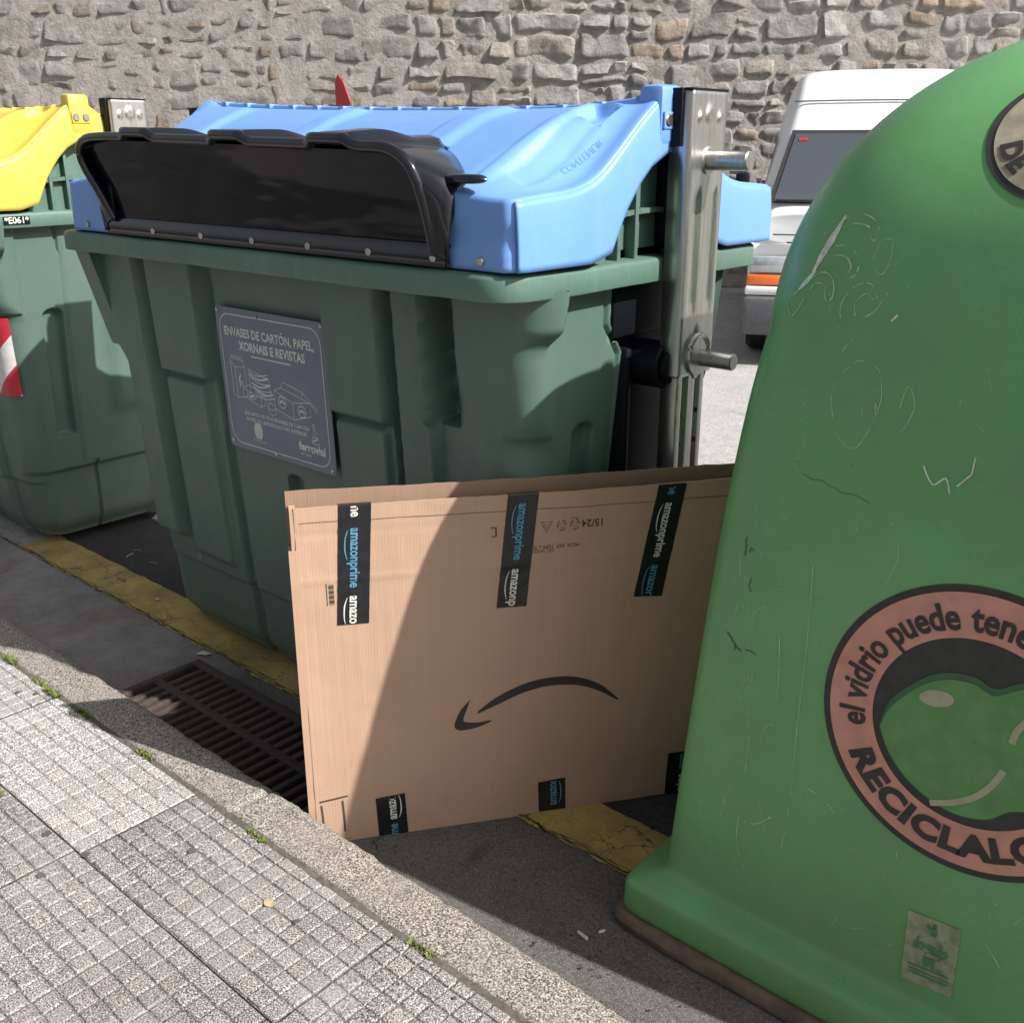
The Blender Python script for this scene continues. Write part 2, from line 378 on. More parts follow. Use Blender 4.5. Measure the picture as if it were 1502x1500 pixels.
def curve(pts, k=6):
    """catmull through 2D/3D points"""
    P = [Vector(p) for p in pts]; out = []
    for i in range(len(P) - 1):
        p0 = P[max(i - 1, 0)]; p1 = P[i]; p2 = P[i + 1]; p3 = P[min(i + 2, len(P) - 1)]
        for j in range(k):
            t = j / k
            out.append(.5 * ((2 * p1) + (p2 - p0) * t + (2 * p0 - 5 * p1 + 4 * p2 - p3) * t * t + (3 * p1 - p0 - 3 * p2 + p3) * t ** 3))
    out.append(P[-1]); return out

# ================================================================== SETTING
# ground with a hole for the drain pit (grate X -2.95..-1.95, Y 1.335..1.69)
GX0, GX1, GY0, GY1 = -2.95, -1.95, 1.335, 1.69
def holed(mb, xs, ys, z, hole):
    vs = [(x, y, z) for y in ys for x in xs]; nx = len(xs); fs = []
    for j in range(len(ys) - 1):
        for i in range(nx - 1):
            if xs[i] >= hole[0] - 1e-6 and xs[i + 1] <= hole[1] + 1e-6 and ys[j] >= hole[2] - 1e-6 and ys[j + 1] <= hole[3] + 1e-6: continue
            a = j * nx + i; fs.append((a, a + 1, a + 1 + nx, a + nx))
    mb.add(vs, fs)
mb = MB(); holed(mb, [-250, GX0, GX1, 250], [-60, GY0, GY1, 250], -.008, (GX0, GX1, GY0, GY1))
tag(mb.build('road', M['road'], smooth=False), kind='structure')
# darker, newer asphalt bay under the containers
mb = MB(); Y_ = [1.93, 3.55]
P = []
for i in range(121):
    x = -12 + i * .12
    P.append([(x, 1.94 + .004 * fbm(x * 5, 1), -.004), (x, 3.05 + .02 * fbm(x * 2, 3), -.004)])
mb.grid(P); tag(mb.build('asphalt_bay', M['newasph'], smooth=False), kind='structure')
# concrete gutter, ragged outer edge
mb = MB(); holed(mb, [-12, GX0, GX1, 4], [1.28, GY0, GY1, 1.70], -.0005, (GX0, GX1, GY0, GY1))
P = []
for i in range(401):
    x = -12 + i * .04; e = 1.765 + .012 * fbm(x * 3, 7) + .008 * fbm(x * 14, 2)
    P.append([(x, 1.70, -.0005), (x, e, -.0005)])
mb.grid(P); tag(mb.build('gutter', M['gutter'], smooth=False), kind='structure')
# worn yellow line
mb = MB(); P = []
for i in range(700):
    x = -4.50 + i * .010
    P.append([(x, 1.752 + .010 * fbm(x * 4, 11) + .009 * fbm(x * 22, 5), .003), (x, 1.86, .003), (x, 1.945 + .008 * fbm(x * 9, 9), .003)])
mb.grid(P); tag(mb.build('yellow_line', M['yline'], smooth=False), kind='structure')
# crack along the gutter joint
mb = MB(); rnd = random.Random(4)
for k in range(3):
    pts = [(-5 + i * .02, 1.757 + .014 * fbm(i * .11, k * 3) + .010 * fbm(i * .5, k * 7) + .006 * k) for i in range(230)]
    wd = [max(.0004, .0035 + .006 * fbm(i * .35, 20 + k)) * (1, .55, .4)[k] for i in range(230)]
    stroke(mb, pts, wd, lambda x, y: (x, y, .0045))
tag(mb.build('joint_crack', M['dark'], smooth=False), kind='structure')
# pit
mb = MB(); d = -.25
mb.add([(GX0, GY0, d), (GX1, GY0, d), (GX1, GY1, d), (GX0, GY1, d), (GX0, GY0, 0), (GX1, GY0, 0), (GX1, GY1, 0), (GX0, GY1, 0)],
       [(0, 1, 2, 3), (0, 4, 5, 1), (1, 5, 6, 2), (2, 6, 7, 3), (3, 7, 4, 0)])
tag(mb.build('drain_pit', M['newasph'], smooth=False), kind='structure')

# sidewalk: raised pads in 33 cm slabs
mb = MB(); rnd = random.Random(11)
ZT = .12; SL = .3765
xA = -2.100
for row in range(0, 6):
    y0 = .8395 - row * (SL + .003)
    off = (0, -.022, .012, -.01, .02, 0)[row]
    k0 = -12; 
    for k in range(k0, 9):
        x0 = xA + k * (SL + .003) + off - (SL + .003) * 0
        x1 = x0 + SL; y1 = min(y0 + SL, 1.152)
        light = row == 0 and x1 < xA + .05 and x1 > -3.3
        if row == 0: light = k < 0 and k > -5
        g = 1 + rnd.uniform(-.07, .07)
        tone = (.98 * g, .98 * g, .985 * g) if light else (.68 * g, .675 * g, .675 * g)
        tz = ZT + rnd.uniform(-.0012, .0012)
        dk = (tone[0] * .68, tone[1] * .67, tone[2] * .66) if not light else (tone[0] * .62, tone[1] * .61, tone[2] * .6)
        gd = .0028 if light else .0042
        mb.add([(x0, y0, tz - gd), (x1, y0, tz - gd), (x1, y1, tz - gd), (x0, y1, tz - gd)], [(0, 1, 2, 3)], dk)
        p = SL / 8
        for i in range(8):
            for j in range(8):
                ya = y0 + j * p; yb = min(ya + p, y1)
                if yb - ya < .012: continue
                cx = x0 + (i + .5) * p; cy = (ya + yb) / 2
                gw = (.0030 if light else .0042) * rnd.uniform(.7, 1.35)
                hw = p / 2 - gw / 2; hh = (yb - ya) / 2 - gw / 2 * rnd.uniform(.6, 1.2)
                jt = lambda: rnd.uniform(-.0011, .0011)
                hz = tz + rnd.uniform(-.0007, .0005)
                tl = rnd.uniform(.88, 1.10); wr = rnd.uniform(-.02, .035); ct = (tone[0] * tl * (1 + wr), tone[1] * tl, tone[2] * tl * (1 - wr * .4))
                R0 = [(cx + sx * hw + jt(), cy + sy * hh + jt(), tz - gd) for sx, sy in ((-1, -1), (1, -1), (1, 1), (-1, 1))]
                R1 = [(q[0] + (cx - q[0]) * .06, q[1] + (cy - q[1]) * .06, hz - .0012) for q in R0]
                R2 = [(q[0] + (cx - q[0]) * .16, q[1] + (cy - q[1]) * .16, hz) for q in R0]
                vs = R0 + R1 + R2
                fs = [(a, (a + 1) % 4, 4 + (a + 1) % 4, 4 + a) for a in range(4)] + [(4 + a, 4 + (a + 1) % 4, 8 + (a + 1) % 4, 8 + a) for a in range(4)] + [(8, 9, 10, 11)]
                mb.add(vs, fs, ct)
mb.add([(-40, -14, .112), (40, -14, .112), (40, 1.165, .112), (-40, 1.165, .112)], [(0, 1, 2, 3)], (.28, .27, .26))
tag(mb.build('sidewalk', M['tile'], smooth=True, ang=18), kind='structure')
gum = MB(); rg = random.Random(3)
for k in range(34):
    x = rg.uniform(-3.6, -.7); y = rg.uniform(.05, 1.12); r_ = rg.uniform(.004, .013); n = 14
    gum.add([(x + r_ * (1 + .25 * math.sin(3 * j + k)) * math.cos(j * .449), y + r_ * (1 + .2 * math.cos(2 * j + k)) * math.sin(j * .449), .1226) for j in range(n)], [tuple(range(n))])
tag(gum.build('gum_spots', plain('old_gum', (.085, .08, .078), .85, 0, .4, .3), smooth=False), 'old dark gum spots trodden into the paving slabs', 'gum', kind='stuff')
# granite kerb, hewn and chipped
mb = MB(); P = []
prof = [(1.160, .085), (1.163, .113), (1.172, .1195)] + [(1.172 + i * .0075, .1205) for i in range(1, 15)] + [(1.291, .118), (1.299, .111), (1.302, .10)] + [(1.303, .10 - i * .011) for i in range(1, 10)] + [(1.303, -.02)]
NX = 820
for i in range(NX + 1):
    x = -6.5 + i * .0095; row = []
    seg = (x + .62) % 1.35; jd = min(seg, 1.35 - seg)
    jg = .010 * (1 - ss(jd, 0, .012))
    for j, (y, z) in enumerate(prof):
        ch = max(0, fbm(x * 7, y * 7, 3)) * .010 + .0030 * fbm(x * 40, y * 40, z * 40)
        ed = 1 if 14 < j < 22 else .45
        ny = -ch * .8 * ed + .006 * fbm(x * 1.1, 4) if j > 12 else .004 * fbm(x * 6, 2)
        row.append((x, y + ny, z - ch * .55 * ed - jg - (max(0, fbm(x * 3, 8)) * .006 if j < 2 else 0)))
    P.append(row)
mb.grid(P, col=(1, 1, 1)); 
tag(mb.build('kerb', M['kerb'], smooth=True, ang=80), kind='structure')
# gritty joint between slabs and kerb
mb = MB(); P = [[(-6.5 + i * .02, 1.146 + .004 * fbm(i * .3, 3), .1165), (-6.5 + i * .02, 1.158, .1165 + .003 * fbm(i * .7, 1)), (-6.5 + i * .02, 1.170 + .005 * fbm(i * .4, 5), .1165)] for i in range(390)]
mb.grid(P); tag(mb.build('kerb_joint', plain('joint_grit', (.10, .09, .075), .95, 0, .8, .4, scale=80)), kind='structure')

# drain grate
g = empty('drain_grate', ((GX0 + GX1) / 2, (GY0 + GY1) / 2, 0)); gx, gy = g.location.x, g.location.y
tag(g, 'rusty cast iron drain grate set in the gutter beside the kerb', 'drain grate')
mb = MB(); gz = .004
def gb(x0, x1, y0, y1, z0=-.03, z1=gz): mb.bbox(x0 - gx, x1 - gx, y0 - gy, y1 - gy, z0, z1, .0025)
gb(GX0, GX1, GY0, GY0 + .028); gb(GX0, GX1, GY1 - .034, GY1)
gb(GX0, GX0 + .03, GY0 + .028, GY1 - .034); gb(GX1 - .03, GX1, GY0 + .028, GY1 - .034)
ym = (GY0 + GY1) / 2 + .0; gb(GX0 + .03, GX1 - .03, ym - .016, ym + .016, -.03, gz - .002)
nb = 21; pt = (GX1 - GX0 - .06) / nb
for k in range(1, nb):
    xx = GX0 + .03 + k * pt
    for (a, b) in ((GY0 + .028, ym - .016), (ym + .016, GY1 - .034)):
        gb(xx - .0105, xx + .0105, a - .001, b + .001, -.03, gz - .003)
mb.build('grating', M['iron'], g)

# ------------------------------------------------------------------ stone wall (coursed rubble), seen square on from the camera side
wt = empty('stone_wall', (0, 0, 0)); tag(wt, 'long rubble stone wall with ochre and grey blocks behind the parking bays', 'wall')
AW = R(128); nrm = Vector((-math.cos(AW), -math.sin(AW), 0)); tang = Vector((math.sin(AW), -math.cos(AW), 0)); W0 = Vector((math.cos(AW), math.sin(AW), 0)) * 13.5
def wp(u, z, h): p = W0 + tang * u + nrm * h; return (p.x, p.y, z)
rects = []; rnd = random.Random(5)
def split(x0, x1, z0, z1, d=0):
    W = x1 - x0; H = z1 - z0
    big = rnd.random()
    if (W < .95 and H < .48 and (big < .26 + .12 * d / 6)) or (W < .50 and H < .27) or W < .26 or H < .14:
        if H > W * 1.3 and H > .22: pass
        else: rects.append((x0, x1, z0, z1)); return
    if W > H * rnd.uniform(1.3, 2.2): m = x0 + W * rnd.uniform(.33, .67); split(x0, m, z0, z1, d + 1); split(m, x1, z0, z1, d + 1)
    else: m = z0 + H * rnd.uniform(.36, .64); split(x0, x1, z0, m, d + 1); split(x0, x1, m, z1, d + 1)
zc = .15
while zc < 5.2:
    hh = rnd.uniform(.34, .66); xx = -14.
    while xx < 16:
        ww = rnd.uniform(.7, 1.9); split(xx, min(xx + ww, 16.2), zc, zc + hh); xx += ww
    zc += hh
def warp(u, z): return u + .07 * noise.noise(Vector((u * 1.7, z * 1.7, 0))) + .03 * noise.noise(Vector((u * 6, z * 6, 9))), z + .07 * noise.noise(Vector((u * 1.3, z * 1.8, 5))) + .025 * noise.noise(Vector((u * 6, z * 6, 3)))
mb = MB()
for (x0, x1, z0, z1) in rects:
    uc = (x0 + x1) / 2
    flat = ss(-uc, 1.2, 3.0)        # left stretch is pointed flush
    r = rnd.random()
    if r < .70: t = (.45, .43, .41)
    elif r < .86: t = (.43, .39, .35)
    elif r < .94: t = (.46, .38, .30)
    else: t = (.36, .33, .31)
    k = rnd.uniform(.86, 1.13); t = tuple(a * k * (1 - .22 * flat) for a in t)
    gp = .004 + .008 * rnd.random(); st = .035 if uc > -8 else .05
    nx = max(4, int((x1 - x0) / st)); ny = max(4, int((z1 - z0) / st)); P = []
    hs = rnd.uniform(.026, .046) * (1 - .5 * flat); sd_ = rnd.random() * 50; tx = rnd.uniform(-.03, .03); tz_ = rnd.uniform(-.03, .03)
    for i in range(nx + 1):
        row = []
        for j in range(ny + 1):
            a = i / nx; b = j / ny; u = x0 + gp + (x1 - x0 - 2 * gp) * a; z = z0 + gp + (z1 - z0 - 2 * gp) * b
            # rounded outline
            ca = (2 * a - 1); cb = (2 * b - 1); rr = 1 - .055 * (abs(ca) ** 3) * (abs(cb) ** 3) * 2
            u = uc + (u - uc) * rr; zz = (z0 + z1) / 2 + (z - (z0 + z1) / 2) * rr
            ea = min(a, 1 - a) * (x1 - x0); eb = min(b, 1 - b) * (z1 - z0); e = min(ea, eb)
            prof_ = (1 - (1 - min(1, e / .035)) ** 2)
            h = -.01 + (hs + .01) * prof_ + prof_ * (.035 * fbm(u * 4, zz * 4, sd_, 5) * (1 - .5 * flat) + tx * ca + tz_ * cb)
            u2, z2 = warp(u, zz); row.append(wp(u2, z2, h))
        P.append(row)
    mb.grid(P, col=t)
mb.build('stones', M['stone'], wt, ang=75)
mb = MB(); P = []
for i in range(301):
    u = -14.2 + i * .102; fl = ss(-u, 1.2, 3.0)
    P.append([wp(u, .0 + j * .1, .012 + .005 * fl + .010 * fbm(u * 3, j * .3, 7)) for j in range(55)])
mb.grid(P, col=(.46, .43, .40)); mb.build('mortar', M['stone'], wt, ang=75)
mb = MB(); mb.box(-14.2, 16.4, -.30, -.02, 0, 5.5); mb.v = [wp(v[0], v[2], v[1]) for v in mb.v]; mb.col = True; mb.c = [(.36, .33, .3)] * 8
mb.build('core', M['stone'], wt, smooth=False, fix=True)

# ================================================================== CONTAINER
XL, XR, YF, YB = -3.385, -1.420, 1.600, 2.700
YC = 2.15
def bodyY(z): return interp(z, [(0.03, 1.835), (.45, 1.80), (1.40, 1.745)])
def bodyXR(z): return interp(z, [(.03, -1.545), (.8, -1.525), (1.40, -1.470)])
def bodyXL(z): return interp(z, [(.03, -3.335), (.8, -3.335), (1.40, -3.345)])
def rel_front(x, z):
    d = 0.
    top = 1 - 0
    # ribs near the left corner
    d += .045 * (1 - ss(x, -3.115, -3.095)) * ss(z, .385, .42)
    d += .034 * box1(x, -3.058, -2.795, .018) * ss(z, .995, 1.02)
    d += .020 * box1(x, -3.058, -2.835, .016) * ss(z, .335, .37) * (1 - ss(z, .98, 1.0))
    d -= .026 * box1(x, -2.782, -2.738, .014)
    d -= .022 * box1(x, -3.092, -3.064, .012) * ss(z, .30, .36)
    d += .034 * box1(x, -2.195, -1.968, .018) * ss(z, .995, 1.02)
    d += .020 * box1(x, -2.190, -1.985, .016) * ss(z, .335, .37) * (1 - ss(z, .98, 1.0))
    d -= .034 * box1(x, -1.962, -1.930, .012)
    d += .028 * box1(x, -1.915, -1.795, .012)
    d += .020 * box1(x, -1.812, -1.792, .008) * ss(z, 1.03, 1.06)
    d -= .060 * box1(x, -1.788, -1.722, .012) * ss(z, 1.04, 1.06)
    d += .030 * ss(x, -1.722, -1.69) * ss(z, 1.0, 1.25)
    # slot handle
    if z < .77:
        e = .76 - 8 * (x + 2.435) ** 2
        d -= .035 * box1(x, -2.472, -2.400, .012) * box1(z, .45, e, .015)
    d -= .012 * (1 - ss(z, .285, .30))
    return d
def rel_end(y, z):
    ye = interp(z, [(1.0, 1.775), (1.4, 1.805)]); d = (.050 - .0 * z) * (1 - ss(y, ye - .004, ye + .004)) * ss(z, 1.00, 1.03) * (.35 + .65 * ss(z, 1.0, 1.4))
    d += .012 * (1 - ss(y, 1.850, 1.862)) * ss(z, .35, .37) * 1.0
    if z < 1.06:
        e = 1.045 - 10 * (y - 1.985) ** 2
        d -= .030 * box1(y, 1.945, 2.025, .014) * box1(z, .50, e, .02)
    l = interp(z, [(1.0, 2.13), (1.21, 2.125), (1.29, 2.06), (1.40, 2.05)])
    d -= .105 * box1(y, l, 2.47, .014) * ss(z, .40, .43)
    d -= .012 * box1(y, l - .035, l - .02, .01)
    d += .020 * ss(y, 2.52, 2.56) * ss(z, .35, .37)
    d -= .022 * (1 - ss(z, .33, .35))
    return d
def make_body():
    mb = MB()
    zs = []; z = .03
    while z < 1.40:
        zs.append(z)
        near = min(abs(z - q) for q in (.04, .29, .34, .36, .40, .45, .50, .755, .99, 1.01, 1.045, 1.05, 1.21, 1.29))
        z += .006 if near < .03 else .022
    zs.append(1.40)
    rows = []
    # perimeter samples, as (side, t)
    nF = 330; nE = 230
    for z in zs:
        rc = .115 - .070 * ss(z, 1.0, 1.10)
        yf = bodyY(z); yb = 2 * YC - yf + .02; xr = bodyXR(z); xl = bodyXL(z)
        cut = .03 * (1 - ss(z, .03, .10))   # rounded foot
        yf += cut; yb -= cut; xr -= cut; xl += cut
        row = []
        for i in range(nF):
            x = xl + rc + (xr - xl - 2 * rc) * i / (nF - 1)
            row.append((x, yf - rel_front(x, z), z))
        d0 = rel_front(xr - rc, z); d1 = rel_end(yf + rc, z)
        for i in range(1, 14):
            a = R(90 * i / 14); d = d0 + (d1 - d0) * i / 14
            row.append((xr - rc + (rc + d) * math.sin(a), yf + rc - (rc + d) * math.cos(a), z))
        for i in range(nE):
            y = yf + rc + (yb - yf - 2 * rc) * i / (nE - 1); row.append((xr + rel_end(y, z), y, z))
        for i in range(1, 9):
            a = R(90 * i / 9); d = .02 * (1 - i / 9); row.append((xr - rc + (rc + d) * math.cos(a), yb - rc + (rc + d) * math.sin(a), z))
        for i in range(24): row.append((xr - rc + (xl - xr + 2 * rc) * i / 23, yb, z))
        for i in range(1, 9):
            a = R(90 * i / 9); row.append((xl + rc - rc * math.sin(a), yb - rc + rc * math.cos(a), z))
        for i in range(24): row.append((xl, yb - rc + (yf - yb + 2 * rc) * i / 23, z))
        e0 = rel_front(xl + rc, z)
        for i in range(1, 9):
            a = R(90 * i / 9); row.append((xl + rc - (rc + e0 * i / 9) * math.cos(a), yf + rc - (rc + e0 * i / 9) * math.sin(a), z))
        rows.append(row)
    mb.grid(rows, close_v=True)
    n = len(rows[0]); mb.f.append(tuple(range(n))[::-1])
    return mb
def rounded_rect(x0, x1, y0, y1, r, n=8):
    P = []
    for cx, cy, a0 in ((x1 - r, y0 + r, -90), (x1 - r, y1 - r, 0), (x0 + r, y1 - r, 90), (x0 + r, y0 + r, 180)):
        for i in range(n + 1):
            a = R(a0 + 90 * i / n); P.append((cx + r * math.cos(a), cy + r * math.sin(a)))
    return P
def make_rim():
    mb = MB(); rows = []
    prof = [(-.085, 1.400), (-.012, 1.393), (-.002, 1.388), (0, 1.392), (0, 1.434), (-.003, 1.441), (-.010, 1.445), (-.05, 1.447), (-.10, 1.447), (-.104, 1.44)]
    N_ = 0
    for off, z in prof:
        pts = rounded_rect(XL - off, XR + off, YF - off, YB + off, max(.02, .085 + off)); row = []
        # resample straight sides
        out = []
        for i, p in enumerate(pts):
            q = pts[(i + 1) % len(pts)]; out.append(p); L = math.dist(p, q)
            if L > .3:
                for k in range(1, 30): t = k / 30; out.append((p[0] + (q[0] - p[0]) * t, p[1] + (q[1] - p[1]) * t))
        rows.append([(x, y, z + .0025 * fbm(x * 3, y * 3, 2)) for x, y in out])
    mb.grid(rows, close_v=True); return mb
CRN = [(1.60, 1.600), (1.64, 1.618), (1.70, 1.640), (1.80, 1.688), (1.907, 1.736), (1.97, 1.762), (2.09, 1.790), (2.16, 1.800)]
ARCH = [(1.60, 1.452), (1.875, 1.452), (1.95, 1.470), (1.985, 1.53), (2.003, 1.56), (2.053, 1.618), (2.097, 1.655), (2.172, 1.69), (2.20, 1.70)]
LX0, LX1 = -3.300, -1.418
def crest(x): return spl(x, [(-3.35, 1.848), (-2.95, 1.826), (-2.4, 1.806), (-1.8, 1.796), (-1.6, 1.800), (-1.38, 1.822)])
def lid_z(x, y):
    z = spl(y, CRN)
    e = [(1.60, 1.598), (1.70, 1.606), (1.82, 1.616), (1.90, 1.640), (1.98, 1.690), (2.06, 1.745), (2.16, 1.805)]
    zr = spl(y, e)
    k = ss(x, -1.64 + .10 * ss(y, 1.7, 2.1), -1.45); kl = 1 - ss(x, -3.28, -3.12 - .08 * ss(y, 1.7, 2.1))
    z += (zr - z) * max(k, kl)
    # saddle along the crest
    z += (crest(x) - 1.800) * ss(y, 1.90, 2.16)
    # moulded ribs running up to the crest
    for c in (-2.97, -2.42, -1.86):
        f = ss(y, 1.66, 1.72) * (1 - ss(y, 2.06, 2.11)); z += .014 * box1(x, c - .055, c + .045, .05) * f
    z -= .010 * ss(y, 2.105, 2.125) * (1 - max(k, kl))
    # pockets near the hinge
    z -= .024 * box1(x, -1.575, -1.505, .012) * box1(y, 2.015, 2.095, .014)
    z -= .008 * box1(x, -1.565, -1.505, .020) * box1(y, 1.76, 2.09, .03)
    z += .007 * box1(x, -1.60, -1.565, .02) * box1(y, 1.70, 2.10, .04)
    z += .016 * box1(x, -1.50, -1.40, .02) * box1(y, 1.80, 2.10, .05) * 0
    return z
def lid_front_y(x, z):
    # shallow bend of the front skirt
    return 1.622 - .010 * (1.6 - z) / .15
def make_lid(hole=False):
    mb = MB(); xs = [LX0 + (LX1 - LX0) * i / 260 for i in range(261)]
    ys = [1.632 + (2.175 - 1.632) * j / 90 for j in range(91)]
    P = []
    for x in xs:
        row = []; zt = lid_z(x, 1.632)
        rx = min(x - LX0, LX1 - x); cr = .03 * (1 - min(1, rx / .03)) ** 2
        step = .010 * ss(x, -1.60, -1.59)
        for k in range(12):
            z = 1.452 + (zt - .012 - 1.452) * k / 11
            row.append((x, 1.616 + cr + .006 * k / 11 + .006 * box1(z, 1.50, 1.545, .02) * ss(x, -1.62, -1.60), z))
        row.append((x, 1.625 + cr, zt - .004))
        for y in ys: row.append((x, max(y, 1.632 + cr), lid_z(x, y) - (.006 * (1 - min(1, rx / .012)) ** 2)))
        P.append(row)
    mb.grid(P)
    if hole:
        ok = lambda f: not all(-3.045 < mb.v[i][0] < -1.64 and mb.v[i][1] < 1.825 - .95 * max(0, mb.v[i][0] + 1.80) - .9 * max(0, -2.95 - mb.v[i][0]) and mb.v[i][2] > 1.49 for i in f)
        mb.f = [f for f in mb.f if ok(f)]
    # end skirts with the arch cut-out
    for X, sg in ((LX1, 1), (LX0, -1)):
        P = []
        for j in range(91):
            y = ys[j]; zt = lid_z(X, y) - .006; zb = min(interp(y, ARCH), zt - .02)
            row = []
            for k in range(12):
                q = k / 11; z = zt + (zb - zt) * q
                row.append((X + sg * (.010 * math.sin(q * math.pi / 2) ** .6 - .012 * ss(y, 1.66, 1.60)), y, z))
            P.append(row)
        mb.grid(P, flip=sg > 0)
        # front corner strip
        P = []
        for k in range(12):
            q = k / 11; zt = lid_z(X, 1.632) - .006; z = zt + (1.452 - zt) * q
            P.append([(X - sg * .010 + 0, 1.640, z), (X - sg * .002, 1.628, z), (X - sg * .0, 1.632, z)])
    return mb
def mirror(mb):
    m = MB(); m.v = [(x, 2 * 2.165 + .012 - y, z) for x, y, z in mb.v]; m.f = [f[::-1] for f in mb.f]; m.c = list(mb.c); return m

def make_container(lid_mat, hood):
    root = empty('recycling_container', ((XL + XR) / 2, YC, 0)); ox, oy = root.location.x, root.location.y
    def B(mb, name, mat, par=None, **k):
        if not getattr(mb, 'local', False):
            mb.v = [(v[0] - ox, v[1] - oy, v[2]) for v in mb.v]; mb.local = True
        return mb.build(name, mat, par or root, **k)
    B(make_body(), 'body', M['green'], ang=50)
    B(make_rim(), 'rim', M['rim'], ang=40)
    lm = make_lid(hood); lb = mirror(make_lid())
    lid = B(lm, 'lid', lid_mat, ang=40); s = lid.modifiers.new('thick', 'SOLIDIFY'); s.thickness = .006; s.offset = -1
    lidb = B(lb, 'lid', lid_mat, ang=40); s = lidb.modifiers.new('thick', 'SOLIDIFY'); s.thickness = .006; s.offset = -1
    # corner gussets under the rim
    for (gx_, sg) in ((XL + .01, 1), ):
        mb = MB(); mb.prism([(1.655, 1.392), (1.80, 1.392), (1.80, 1.06), (1.745, 1.06)], lambda u, v, d: (gx_ + d, u, v), .085)
        B(mb, 'corner_gusset', M['green'], smooth=False, fix=True)
    # hinge crest with clips
    mb = MB(); mb.tube([(LX0 + .03 + i * .06, 2.170, crest(LX0 + .03 + i * .06) - .008) for i in range(31)], .010, 8)
    for k in range(15):
        x = LX0 + .12 + k * .121; z = crest(x) - .004
        mb.bbox(x - .012, x + .012, 2.150, 2.185, z - .006, z + .007, .002)
    B(mb, 'hinge', lid_mat)
    # end wall under the lid arch, ribbed
    for xx, sg in ((-1.475, 1), (-3.24, -1)):
        mb = MB(); n = 28; pts = [(1.80, 1.445)]
        top = [(1.80, 1.45), (1.86, 1.52), (1.95, 1.61), (2.05, 1.675), (2.17, 1.71), (2.29, 1.675), (2.39, 1.61), (2.48, 1.52), (2.54, 1.45)]
        pts = [(2.54, 1.445), (1.80, 1.445)] + [(y, spl(y, top)) for y in [1.81 + i * .03 for i in range(25)]]
        mb.prism(pts, lambda u, v, d: (xx - d, u, v), .02)
        for y in (1.93, 2.03, 2.10, 2.26, 2.36): mb.bbox(min(xx, xx + sg * .03), max(xx, xx + sg * .03), y - .007, y + .007, 1.445, spl(y, top) - .01, .002)
        for y in [1.88 + k * .02 for k in range(30)]:
            z = 1.545 + .03 * (1 - ((y - 2.17) / .3) ** 2) - .02
            mb.box(min(xx, xx + sg * .026), max(xx, xx + sg * .026), y, y + .0205, z - .006, z + .006)
        B(mb, 'end_wall', M['rim'], ang=30)
    # mechanism box inside the channel, the deep recess's shade put into its near-black colour
    mb = MB(); mb.bbox(-1.60, -1.475, 2.06, 2.47, 1.25, 1.475, .01)
    mb.bbox(-1.575, -1.50, 2.15, 2.45, .42, 1.26, .01)
    mb.bbox(-1.585, -1.47, 2.115, 2.14, .42, 1.22, .008)
    mb.bbox(-1.50, -1.43, 2.22, 2.38, 1.46, 1.79, .01)
    for k in range(5): mb.cyl((-1.44, 2.30, 1.10 + k * .016), (-1.44, 2.30, 1.11 + k * .016), .0, .0, 3) if 0 else None
    B(mb, 'channel_shade_box', M['blackmat'])
    mb = MB(); mb.cyl((-1.50, 2.20, 1.175), (-1.40, 2.20, 1.175), .06, n=28, bev=.006); mb.cyl((-1.40, 2.20, 1.175), (-1.385, 2.20, 1.175), .045, n=28, bev=.004)
    B(mb, 'pivot_disc', M['blackmat'])
    # lid bracket by the pivot
    mb = MB(); mb.bbox(-1.475, -1.405, 2.125, 2.215, 1.70, 1.835, .014); B(mb, 'lid_bracket', lid_mat)
    mb = MB()
    for y in (2.150, 2.190): mb.cyl((-1.406, y, 1.757), (-1.398, y, 1.757), .014, n=14, bev=.003)
    B(mb, 'bracket_bolts', M['screw'])
    mb = MB(); mb.bbox(-1.407, -1.4015, 2.133, 2.207, 1.738, 1.776, .002); B(mb, 'bracket_plate', lid_mat)
    # stainless lifting arms
    for side in (0, 1):
        def fx(x): return x if side == 0 else (XL + XR) - x + (0)
        mb = MB()
        prof = [(2.183, -1.415), (2.178, -1.366), (2.184, -1.360), (2.330, -1.360), (2.336, -1.366), (2.336, -1.415)]
        def chan(prof, z0, z1, nzz=40):
            rows = []
            for k in range(nzz + 1):
                z = z0 + (z1 - z0) * k / nzz; row = []
                for (y, x) in prof: row.append((x, y, z))
                rows.append(row)
            mb.grid(rows, flip=True); 
        # face plate as relief grid
        def plate(y0, y1, z0, z1, x0, relief, flange):
            rows = []; ny = 36; nzz = max(20, int((z1 - z0) / .008))
            for k in range(nzz + 1):
                z = z0 + (z1 - z0) * k / nzz; row = [(x0 - flange, y0 - .004, z), (x0 - .006, y0 - .004, z), (x0 - .001, y0 - .001, z)]
                for i in range(ny + 1):
                    y = y0 + (y1 - y0) * i / ny; row.append((x0 + relief(y, z), y, z))
                row += [(x0 - .001, y1 + .001, z), (x0 - .006, y1 + .004, z), (x0 - flange, y1 + .004, z)]; rows.append(row)
            mb.grid(rows, flip=False)
        def r1(y, z):
            d = 0
            for c in (2.222, 2.298): d -= .007 * box1(y, c - .013, c + .013, .012) * box1(z, 1.32, 1.60, .04)
            for c, zc_, r in ((2.215, 1.765, .012), (2.258, 1.772, .022), (2.302, 1.765, .012), (2.262, 1.255, .018)):
                q = math.hypot(y - c, z - zc_); d += .005 * (1 - ss(q, r * .6, r * 1.15))
            return d
        plate(2.184, 2.330, 1.150, 1.822, -1.360, r1, .055)
        def r2(y, z):
            d = 0
            for c in (2.232, 2.292): d -= .008 * box1(y, c - .010, c + .010, .008)
            return d
